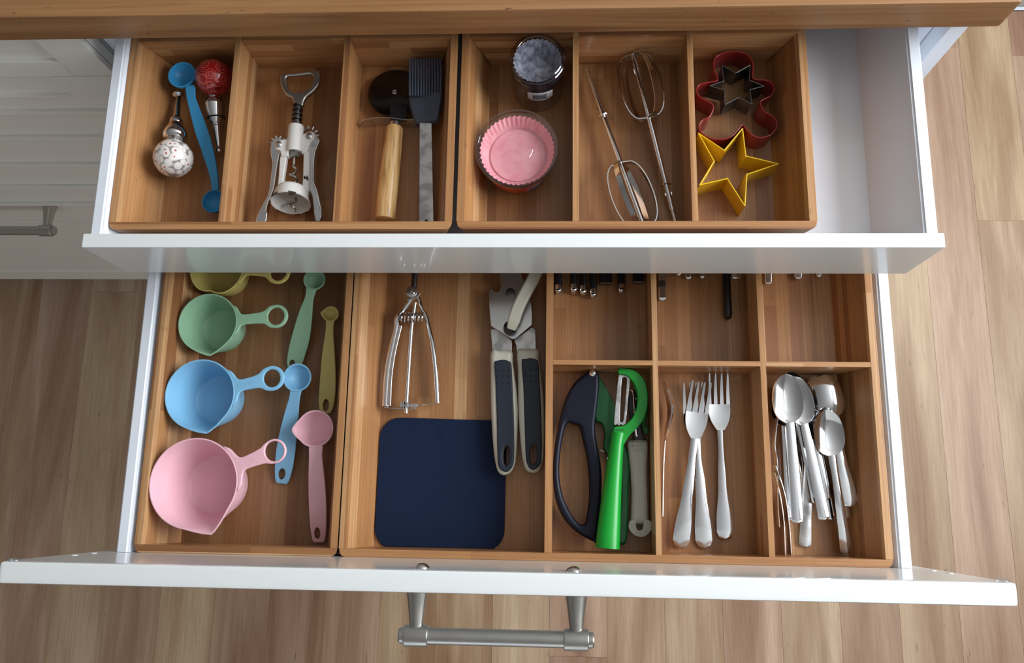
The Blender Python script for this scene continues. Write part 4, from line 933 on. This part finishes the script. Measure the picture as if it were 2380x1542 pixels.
# ------------------------------------------------------------------ corkscrew
Z12 = zp(4.06, 580, 150); cz = UZ+2.0
r = empty('corkscrew', tuple(Z12(430, 800, UZ)), 'winged corkscrew with chipped white body and steel levers', 'corkscrew')
def zpl(pts, z0, z1, b, n=3, zr_=Z12, holes=()): return plate([[tuple(p[:2]) for p in smooth(zr_.many(l, z1), n)] for l in [pts]+list(holes)], z0, z1, b, 3)
link('bottle_opener', zpl([(283, 140), (285, 100), (310, 82), (400, 78), (500, 66), (600, 48), (645, 52), (668, 85), (662, 160), (630, 220), (580, 270), (530, 310), (510, 350), (498, 385), (440, 385), (412, 350), (396, 312), (350, 292), (312, 240), (290, 190)], cz-0.22, cz+0.32, 0.18,
     holes=[[(343, 150), (346, 118), (375, 104), (470, 98), (560, 88), (592, 98), (598, 140), (575, 200), (530, 245), (490, 256), (410, 258), (370, 232)]]), 'nickel', r)
A = Z12(458, 370, cz); B = Z12(442, 580, cz); d = (B-A).normalized(); LL = (B-A).length
prof = [(0, 0.3)]
for i in range(5): q = LL*(i+0.5)/5; prof += [(q-0.13, 0.36), (q-0.1, 0.52), (q+0.08, 0.52), (q+0.12, 0.36)]
link('rack', lathe(prof+[(LL, 0.36)], A, B, n=24, cap0=True, cap1=True), 'darksteel', r)
for pts, pv, ta, nm in (([(195, 800), (200, 860), (214, 920), (206, 1000), (196, 1080), (186, 1160), (166, 1240), (128, 1310), (88, 1385), (62, 1452), (64, 1488), (100, 1492), (152, 1482), (166, 1400), (178, 1330), (214, 1240), (236, 1180), (252, 1080), (270, 960), (292, 850), (330, 760), (300, 690), (250, 690), (210, 730)], (272, 752), (100, 262), 'l'),
                        ([(560, 700), (610, 640), (650, 690), (666, 735), (642, 790), (620, 860), (610, 1000), (610, 1120), (640, 1200), (668, 1320), (682, 1420), (672, 1470), (640, 1482), (618, 1460), (600, 1340), (588, 1240), (560, 1170), (552, 1100), (556, 960), (556, 800)], (565, 678), (-40, 110), 'r')):
    lv = link('lever', zpl(pts, cz-0.45, cz-0.15, 0.08, 3), 'polished', r)
    edge = pts[13:20] if nm == 'l' else pts[3:12]
    link('lever_flange', fixed_sweep(smooth([Z12(x, y, cz-0.1) for x, y in edge], 4, closed=False), rrect(0.14, 0.8, 0.06, 2), (0, 0, 1)), 'chrome', lv)
    R1 = 62 if nm == 'l' else 80
    ts = []
    for i in range(6):
        t = math.radians(ta[0]+(ta[1]-ta[0])*i/5) if nm == 'l' else math.radians(-25+30*i)
        dx, dy = math.cos(t), -math.sin(t)
        if nm == 'l': t = math.radians(40+32*i); dx, dy = math.cos(t), -math.sin(t)
        p0 = Z12(pv[0]+dx*R1*0.8, pv[1]+dy*R1*0.8, cz-0.28); p1 = Z12(pv[0]+dx*(R1+14), pv[1]+dy*(R1+14), cz-0.28); ts.append(tube([p0, p1], 0.15, 8))
    link('gear_teeth', join(*ts), 'worn', lv)
link('shoulder', zpl([(375, 690), (320, 705), (268, 714), (240, 732), (234, 765), (248, 800), (285, 818), (292, 862), (330, 872), (372, 858), (372, 815), (480, 815), (492, 838), (552, 808), (556, 756), (600, 716), (620, 674), (606, 636), (565, 628), (515, 650), (470, 672), (430, 700)], cz-0.3, cz+0.45, 0.16, 3), 'whitepaint', r)
link('barrel', lathe([(0, 0.55), (0.08, 0.7), (0.2, 0.74), ((Z12(442, 570, cz)-Z12(422, 828, cz)).length, 0.78)], Z12(442, 572, cz+0.05), Z12(422, 828, cz+0.05), n=32, cap0=True, cap1=True), 'whitepaint', r)
for x, y in ((272, 754), (561, 675)): link('rivet', lathe([(0, .34), (.05, .34), (.13, .24), (.17, .001)], Z12(x, y, cz+0.45), n=24), 'nickel', r)
link('leg', zpl([(290, 850), (345, 862), (330, 990), (318, 1090), (310, 1190), (262, 1190), (272, 1050)], cz-0.3, cz+0.35, 0.12), 'whitepaint', r)
link('leg', zpl([(512, 800), (556, 790), (560, 960), (556, 1080), (545, 1220), (495, 1200), (502, 1050)], cz-0.3, cz+0.35, 0.12), 'whitepaint', r)
link('nut', join(lathe([(0, .36), (.1, .5), (.55, .5), (.62, .4)], Z12(424, 825, cz), Z12(420, 900, cz), n=6, cap0=True, cap1=True), lathe([(0, .66), (.14, .66)], Z12(424, 820, cz), Z12(420, 900, cz), n=24, cap0=True, cap1=True)), 'nickel', r)
A = Z12(422, 880, cz); B = Z12(402, 1385, cz-0.2); d = (B-A).normalized(); LL = (B-A).length; s_ = d.cross(Vector((0, 0, 1))).normalized(); u = s_.cross(d); wp = []
for i in range(141):
    t = i/140; q = t*LL
    rr_ = 0.0 if t < 0.12 else min(0.33, (t-0.12)*2.2)
    ph = max(0, (t-0.12))*LL/1.02*2*math.pi
    wp.append(A+d*q+(s_*math.cos(ph)+u*math.sin(ph))*rr_)
link('worm', tube(wp, 0.12, 8, scale=lambda i: 1 if i < 125 else max(0.25, 1-(i-125)/20)), 'nickel', r)
A = Z12(408, 1160, cz); B = Z12(386, 1312, cz+0.45); LL = (B-A).length
bd = (B-A).normalized(); A2, B2 = A, A+bd
link('bell', lathe([(0.1, 0.35), (0.05, 0.7), (0.12, 1.1), (0.35, 1.42), (0.7, 1.6), (LL-0.35, 1.72), (LL-0.3, 1.8), (LL, 1.9), (LL, 1.78), (LL-0.3, 1.68), (0.7, 1.48), (0.42, 1.3), (0.24, 1.0), (0.2, 0.35)], A2, B2, n=48), 'whitepaint', r, sharp=50)
s_ = bd.cross(Vector((0, 0, 1))).normalized(); u = s_.cross(bd); ch = []
for a0, a1, w_ in ((100, 122, .11), (40, 68, .13), (-60, -30, .08), (-100, -84, .1), (-130, -112, .07), (10, 16, .08)):
    for j in range(3):
        t0 = math.radians(a0+(a1-a0)*j/3); t1 = math.radians(a0+(a1-a0)*(j+1)/3)
        f = lambda t, q, R_: A+bd*q+(s_*math.cos(t)+u*math.sin(t))*R_
        ch.append(([f(t0, LL+.012, 1.9), f(t1, LL+.012, 1.9), f(t1, LL+.012, 1.8), f(t0, LL+.012, 1.8), f(t0, LL-w_, 1.885), f(t1, LL-w_*1.3, 1.885)], [(0, 1, 2, 3), (0, 1, 5, 4)]))
link('paint_chip', join(*ch), 'chip', r)
link('paint_chip', join(*[zpl(p_, cz+0.34, cz+0.365, 0.0, 1) for p_ in ([(508, 1060), (520, 1048), (530, 1066), (545, 1045), (556, 1080), (546, 1100), (530, 1078), (515, 1082)], [(540, 750), (556, 760), (556, 820), (546, 812)])]), 'chip', r)

# ------------------------------------------------------------------ pizza wheel and pastry brush
Z13 = zp(7.008, 820, 110); Z14 = zp(3.083, 560, 60)
hub = Z13(685, 745, UZ+0.8); tl = math.radians(7)
r = empty('pizza_cutter', (hub.x, hub.y, UZ), 'pizza wheel with steel disc and pale turned wooden handle', 'pizza cutter')
up = Vector((0, math.sin(tl), math.cos(tl))); R = 2.72
V, F = lathe([(0, 0.001), (0, R*0.93), (0.04, R), (0.08, R*0.93), (0.08, R*0.42), (0.1, R*0.40), (0.1, 0.001)], hub, hub+up, n=72)
link('wheel', (V, F), 'dark_reflection', r)  # disc colour darkened to stand for the reflected worktop underside
link('rivet', lathe([(0.1, 0.26), (0.2, 0.26), (0.26, 0.2), (0.18, 0.13), (0.14, 0.12), (0.2, 0.001)], hub, hub+up, n=24), 'nickel', r)
fk = [Z13(x, y, UZ+1.2) for x, y in ((600, 930), (880, 930), (870, 1215), (615, 1205))]
link('fork_bracket', plate([[tuple(p[:2]) for p in fk]], UZ+1.1, UZ+1.25, 0.03, zf=lambda x, y: 0.03), 'black', r)
gp = smooth([Z13(x, y, UZ+0.85) for x, y in ((120, 1262), (190, 1240), (300, 1222), (430, 1196), (600, 1202), (780, 1222), (930, 1238), (1060, 1232), (1180, 1222))], 4, closed=False); NG = len(gp)
link('thumb_guard', fixed_sweep(gp, rrect(0.07, 1.5, 0.03, 2), (0, 0, 1), scale=lambda i: (1, 0.5+0.5*min(1, i/5, (NG-1-i)/5))), 'steel', r)
A = Z13(690, 1225, UZ+1.1); B = Z14(1030, 1392, UZ+1.1); LL = (B-A).length
link('ferrule', lathe([(0, 0.36), (0.02, 0.5), (0.42, 0.54)], A, B, n=28, cap0=True, cap1=True), 'steel', r)
link('wooden_handle', lathe([(0.4, 0.5), (0.46, 0.7), (0.65, 0.84), (LL*0.3, 0.92), (LL*0.55, 0.97), (LL*0.85, 0.98), (LL-0.25, 0.96), (LL-0.08, 0.88), (LL, 0.7), (LL+0.03, 0.001)], A, B, n=36, cap0=True), 'beech', r)
r = empty('pastry_brush', tuple(Z13(1190, 800, UZ)), 'slate-coloured silicone pastry brush with a flat scuffed steel handle', 'pastry brush')
bz0, bz1 = UZ+1.95, UZ+3.1
link('brush_head', plate([[tuple(p[:2]) for p in smooth(Z13.many([(888, 712), (1040, 708), (1190, 708), (1340, 708), (1440, 712), (1442, 800), (1434, 880), (1410, 980), (1380, 1140), (1350, 1172), (1200, 1178), (1020, 1174), (984, 1150), (930, 990), (898, 880), (888, 790)], bz1), 2)]], bz0, bz1, 0.3, 4, zf=lambda x, y: (x-29.2)*0.3), 'slate', r)
bs = []; jit = [random.uniform(-6, 6) for i in range(12)]
for j in range(3):
    for i in range(12):
        zz = bz1-0.22-0.52*j; fx = -1+2*i/11
        p0 = Z13(1178+fx*250, 790, zz); p1 = Z13(1180+fx*252, 440, zz-.05+fx*.25); p2 = Z13(1176+fx*244+jit[i], 190+jit[i]*.6+2*j, zz-0.12+fx*.25)
        bs.append(tube(smooth([p0, p1, p2], 3, closed=False), 0.108, 8))
bo = link('bristles', join(*bs), 'slate', r); bo['kind'] = 'stuff'
hp = [Z13(1184, 1120, UZ+2.4), Z13(1184, 1300, UZ+2.4), Z14(1325, 1100, UZ+1.6), Z14(1329, 1412, UZ+1.1)]
A, B = hp[0], hp[3]
w0 = (Z13(1280, 1175, UZ+2.4)-Z13(1088, 1175, UZ+2.4)).length; w1 = (Z14(1381, 1400, UZ+1.1)-Z14(1277, 1400, UZ+1.1)).length
link('steel_handle', fixed_sweep([A, A.lerp(B, .5), B], rrect(1, 0.18, 0.05, 2), (0, 0, 1), scale=lambda i: ((w0, 1), ((w0+w1)/2, 1), (w1, 1))[i]), 'worn', r)
q = Z14(1327, 1398, UZ+1.3); link('hang_hole', lathe([(0, .16), (.03, .15), (.03, .001)], (q.x, q.y, UZ+1.22), n=16), 'rubber', r)

# ------------------------------------------------------------------ baking cup tubs
Z15 = zp(7.011, 1160, 60); Z16 = zp(6.704, 1090, 240)
def pleated(c, z0, z1, r0, r1, n=48, th=0.03, amp=0.09):
    V, F = [], []; N = n*2; rows = []
    for k, (z, rr_, am) in enumerate(((z0, 0.001, 0), (z0, r0, 0), (z0+0.08, r0+0.04, amp*0.5), ((z0+z1)/2, (r0+r1)/2, amp*0.8), (z1, r1, amp))):
        rows.append([Vector((c.x+(rr_+(am if i % 2 else -am))*math.cos(2*math.pi*i/N), c.y+(rr_+(am if i % 2 else -am))*math.sin(2*math.pi*i/N), z+(0.06 if (i % 2 and k == 4) else 0))) for i in range(N)])
    for rw in rows: V += rw
    for k in range(len(rows)-1):
        for i in range(N): j = (i+1) % N; F.append((k*N+i, k*N+j, (k+1)*N+j, (k+1)*N+i))
    return V, F
def arcpatch(c, R0, R1, z0, z1, a0, a1, n=16, shape=None):
    """label wrapped round a tapering wall"""
    V, F = [], []
    for i in range(n+1):
        a = math.radians(a0+(a1-a0)*i/n)
        lo, hi = (z0, z1) if not shape else shape(i/n, z0, z1)
        for z in (lo, hi): R_ = R0+(R1-R0)*(z-UZ)/(ztop-UZ); V.append(Vector((c.x+R_*math.cos(a), c.y+R_*math.sin(a), z)))
    for i in range(n): F.append((2*i, 2*i+2, 2*i+3, 2*i+1))
    return V, F
def ovalpatch(c, R0, R1, zc, ac, ra, rz, off, n=24):
    V = []
    for i in range(n): t = 2*math.pi*i/n; a = math.radians(ac+ra*math.cos(t)); z = zc+rz*math.sin(t); R_ = R0+(R1-R0)*(z-UZ)/(ztop-UZ)+off; V.append(Vector((c.x+R_*math.cos(a), c.y+R_*math.sin(a), z)))
    return V, [tuple(range(n))]
# pink
ztop = UZ+4.5
c = Z16(745, 690, ztop); R1 = (Z16(1400, 690, ztop)-Z16(90, 690, ztop)).length/2; R0 = R1*0.755; H = ztop-UZ
r = empty('baking_cup_tub', (c.x, c.y, UZ), 'clear tub of pink baking cups with a red label', 'tub', None)
link('tub_wall', lathe([(0.02, 0.001), (0.02, R0-0.1), (0.15, R0), (ztop-UZ-0.35, R1-0.14)], (c.x, c.y, UZ), n=64), 'clear', r)
H = ztop-UZ
link('lid', lathe([(H-0.75, R1-0.06), (H-0.1, R1), (H, R1-0.06), (H, R1-0.24), (H-0.1, R1-0.3), (H-0.16, R1-0.34), (H-0.16, 1.5), (H-0.12, 1.45), (H-0.12, 0.001)], (c.x, c.y, UZ), n=72), 'lidplastic', r)
for k in range(5):
    zz = UZ+0.6+k*0.5
    b = link('paper_cup', pleated(Vector((c.x, c.y, 0)), zz, zz+1.3, R0*0.8+0.1*k, R0+(R1-0.14-R0)*(zz+1.3-UZ)/H-0.2, 44, amp=0.07), 'pinkpaper', None, label=('lowest', 'second lowest', 'middle', 'second from the top', 'topmost')[k]+' pink pleated paper baking cup of the stack in the clear tub', cat='baking cup', group='pink baking cups in the tub')
link('paper_disc', lathe([(H-1.80, R0*0.88), (H-1.78, R0*0.87), (H-1.78, 0.001)], (c.x, c.y, UZ), n=40), 'pinkpaper', r)
lb = link('label_band', arcpatch(c, R0+0.02, R1-0.09, UZ+1.3, UZ+3.3, -168, -18, 40), 'redlabel', r)
link('label_oval', join(ovalpatch(c, R0, R1-0.09, UZ+2.0, -64, 11, 0.42, 0.04)), 'whitepaper', lb)
link('label_oval', join(ovalpatch(c, R0, R1-0.09, UZ+2.0, -64, 9, 0.33, 0.06)), 'bluelabel', lb)
link('label_oval', join(ovalpatch(c, R0, R1-0.09, UZ+2.6, -50, 14, 0.42, 0.04)), 'whitepaper', lb)
link('label_oval', join(ovalpatch(c, R0, R1-0.09, UZ+2.6, -50, 12, 0.33, 0.06)), 'teallabel', lb)
link('label_patch', join(ovalpatch(c, R0, R1-0.09, UZ+2.95, -33, 7, 0.28, 0.05)), 'yellowlabel', lb)
link('label_patch', join(ovalpatch(c, R0, R1-0.09, UZ+2.95, -24, 4, 0.3, 0.05)), 'orangelabel', lb)
link('label_print', join(*[arcpatch(c, R0+0.04, R1-0.07, UZ+1.6+0.4*k, UZ+1.75+0.4*k, -150+j*9, -145+j*9, 2) for k in range(2) for j in range(8)]), 'orangelabel', lb)
# grey
ztop = UZ+6.1
c = Z15(622, 505, ztop); R1 = (Z15(1078, 505, ztop)-Z15(165, 505, ztop)).length/2; R0 = R1*0.95; H = ztop-UZ
r = empty('baking_cup_tub', (c.x, c.y, UZ), 'smaller clear tub of grey paper baking cups with a barcode sticker', 'tub', None)
link('tub_wall', lathe([(0.02, 0.001), (0.02, R0-0.15), (0.2, R0-0.02), (H-1.0, R1-0.06)], (c.x, c.y, UZ), n=56), 'smoke', r)
link('lid', lathe([(H-1.15, R1-0.02), (H-1.1, R1+0.03), (H-0.45, R1), (H-0.38, R1-0.1), (H-0.08, R1-0.16), (H, R1-0.26), (H-0.02, R1-0.4), (H-0.12, R1-0.5), (H-0.12, 0.001)], (c.x, c.y, UZ), n=64), 'lidplastic', r)
for k in range(6):
    zz = UZ+2.0+k*0.42
    link('paper_cup', pleated(Vector((c.x, c.y, 0)), zz, zz+1.35, R0*0.62, R1*0.86, 30, amp=0.06), 'greypaper', None, label=('lowest', 'second lowest', 'third lowest', 'third from the top', 'second from the top', 'topmost')[k]+' grey mottled paper baking cup of the stack in the smaller tub', cat='baking cup', group='grey baking cups in the tub')
lb = link('barcode_sticker', arcpatch(c, R0+0.03, R1-0.01, UZ+2.5, UZ+4.0, -112, -56, 20, shape=lambda s, a, b: (a+0.25*(1-math.sin(math.pi*min(1, max(0, s))))**2, b-0.1*(1-math.sin(math.pi*s))**2)), 'whitepaper', r)
link('barcode_bars', join(*[arcpatch(c, R0+0.05, R1+0.01, UZ+2.8+0.115*k, UZ+2.8+0.115*k+(0.07 if k % 3 else 0.04), -101, -70, 10) for k in range(8)]), 'ink', lb)

# ------------------------------------------------------------------ whisks
Z17 = zp(3.586, 1340, 100)
def beater(label, A, B, h, R, rollv, collar, m='chrome'):
    r, L = utensil('beater', label, 'beater', 'hand mixer beaters', A, B, rollv)
    lmesh('shaft', join(tube([(0, 0, 0), (L-1.3, 0, 0)], 0.26, 14), tube([(L-1.35, 0, 0), (L-0.5, 0, 0), (L-0.45, 0, 0), (L-.05, 0, 0), (L, 0, 0)], 0.17, 12, scale=lambda i: (1, 1, 1.2, 1.2, .7)[i])), m, r)
    lmesh('collar', join(lathe([(-0.1, .22), (-0.1, .5), (0.02, .55), (.06, .3), (.2, .3), (.2, .22)], (collar, 0, 0), (collar+1, 0, 0), n=24), box(collar+.75, collar+1.05, -.36, .36, -.09, .09, .03)), m, r)
    for k in range(4):
        a = math.radians((4, 60, 184, 240)[k]); e = Vector((0, math.cos(a), math.sin(a))); Ls = 0.97 if k % 2 else 1.0
        pts = [Vector((0.0, 0, 0))+e*0.12]
        for i in range(15):
            t = math.pi*(i+.4)/15.8; x = h/2-h/2*math.cos(t); rr_ = R*Ls*math.sin(t)**0.55; pts.append(Vector((max(0.02, x), 0, 0))+e*rr_)
        pts.append(Vector((h, 0, 0))+e*0.12)
        lmesh('blade_loop', fixed_sweep(pts, rrect(0.42 if k % 2 == 0 else 0.5, 0.06, 0.02, 1), e.cross(Vector((1, 0, 0))).cross(Vector((1, 0, 0))) if False else e) if False else bandsweep(pts, e, 0.5, 0.1), m, r)
    return r
def bandsweep(pts, e, w, th):
    """band whose width stays square to the plane of the loop"""
    x = Vector((1, 0, 0)); s_ = x.cross(e).normalized(); V, F = [], []; N = len(pts)
    for i, p in enumerate(pts):
        t = (pts[min(i+1, N-1)]-pts[max(i-1, 0)]).normalized(); n = t.cross(s_)
        for a, b in ((w/2, th/2), (-w/2, th/2), (-w/2, -th/2), (w/2, -th/2)): V.append(p+s_*a+n*b)
    for i in range(N-1):
        for j in range(4): k = (j+1) % 4; F.append((4*i+j, 4*i+k, 4*i+4+k, 4*i+4+j))
    F += [(3, 2, 1, 0), tuple(range(4*N-4, 4*N))]
    return V, F
beater('mixer beater with its loops at the back wall, shaft towards the front', Z17(470, 100, UZ+2.16), Z17(826, 1500, UZ+0.8), 6.6, 1.98, 0, 13.4)
beater('mixer beater with its loops at the front, shaft pointing back', Z17(560, 1540, UZ+2.15), Z17(80, 212, UZ+0.9), 6.9, 1.98, 0, 12.2)

# ------------------------------------------------------------------ biscuit cutters
Z18 = zp(3.67, 1600, 100)
def cutter(zr_, pts, h, m, name, label, n=4, bead=0.07, th=0.07, z0=UZ+0.02, sub=None):
    z1 = z0+h; p = smooth([tuple(q) for q in zr_.many(pts, z1)], n) if n > 1 else [Vector(q) for q in zr_.many(pts, z1)]
    c = sum(p, Vector())/len(p); r = empty(name, (c.x, c.y, z0), label, 'cookie cutter', 'cookie cutters')
    ins = inset(p, th) if area2(p) > 0 else inset(p[::-1], th)[::-1]
    N = len(p); V, F = [], []
    for zz in (z0, z1): V += [Vector((q.x, q.y, zz)) for q in p]
    for zz in (z1, z0): V += [Vector((q.x, q.y, zz)) for q in ins]
    for k in range(4):
        for i in range(N): j = (i+1) % N; a, b = k*N, ((k+1) % 4)*N; F.append((a+i, a+j, b+j, b+i))
    link('wall', (V, F), m, r, sharp=50)
    link('rolled_rim', fixed_sweep([Vector((q.x, q.y, z1)) for q in p], circ(bead, 8), (0, 0, 1), closed=True), m, r, sharp=80)
    return r
cutter(Z18, [(385, 72), (470, 85), (528, 125), (550, 190), (547, 250), (548, 296), (582, 313), (650, 316), (702, 332), (727, 368), (728, 408), (702, 450), (645, 480), (612, 502), (622, 540), (655, 588), (700, 612), (742, 648), (756, 700), (734, 752), (690, 790), (620, 808), (560, 795), (510, 756), (462, 700), (425, 738), (375, 792), (310, 820), (220, 820), (150, 796), (100, 752), (92, 700), (118, 660), (168, 638), (198, 598), (212, 555), (203, 520), (150, 490), (92, 452), (70, 410), (80, 370), (120, 346), (190, 332), (244, 322), (246, 296), (222, 230), (215, 165), (240, 115), (300, 85)], 2.5, 'red', 'cookie_cutter', 'red enamelled gingerbread figure cookie cutter against the back')
def rounded(pts, q=0.08, sharp=()):
    out = []
    for i, p in enumerate(pts):
        p = Vector(p); a = Vector(pts[i-1]); b = Vector(pts[(i+1) % len(pts)]); out += [tuple(p.lerp(a, q)), tuple(p.lerp(a, q*.3).lerp(p.lerp(b, q*.3), .5)), tuple(p.lerp(b, q))]
    return out
cutter(Z18, rounded([(86, 772), (305, 918), (460, 730), (488, 966), (766, 1032), (497, 1122), (480, 1392), (330, 1158), (96, 1212), (218, 1010)], 0.07), 2.6, 'yellow', 'cookie_cutter', 'yellow five-pointed star cookie cutter nearest the front', n=2)
cutter(Z18, rounded([(180, 366), (300, 325), (285, 188), (405, 255), (528, 188), (520, 315), (648, 368), (525, 400), (541, 522), (430, 465), (310, 527), (305, 400)], 0.04), 2.2, 'tin', 'cookie_cutter', 'small dull tin star cookie cutter standing inside the red one', n=1, bead=0.05, z0=UZ+0.3)
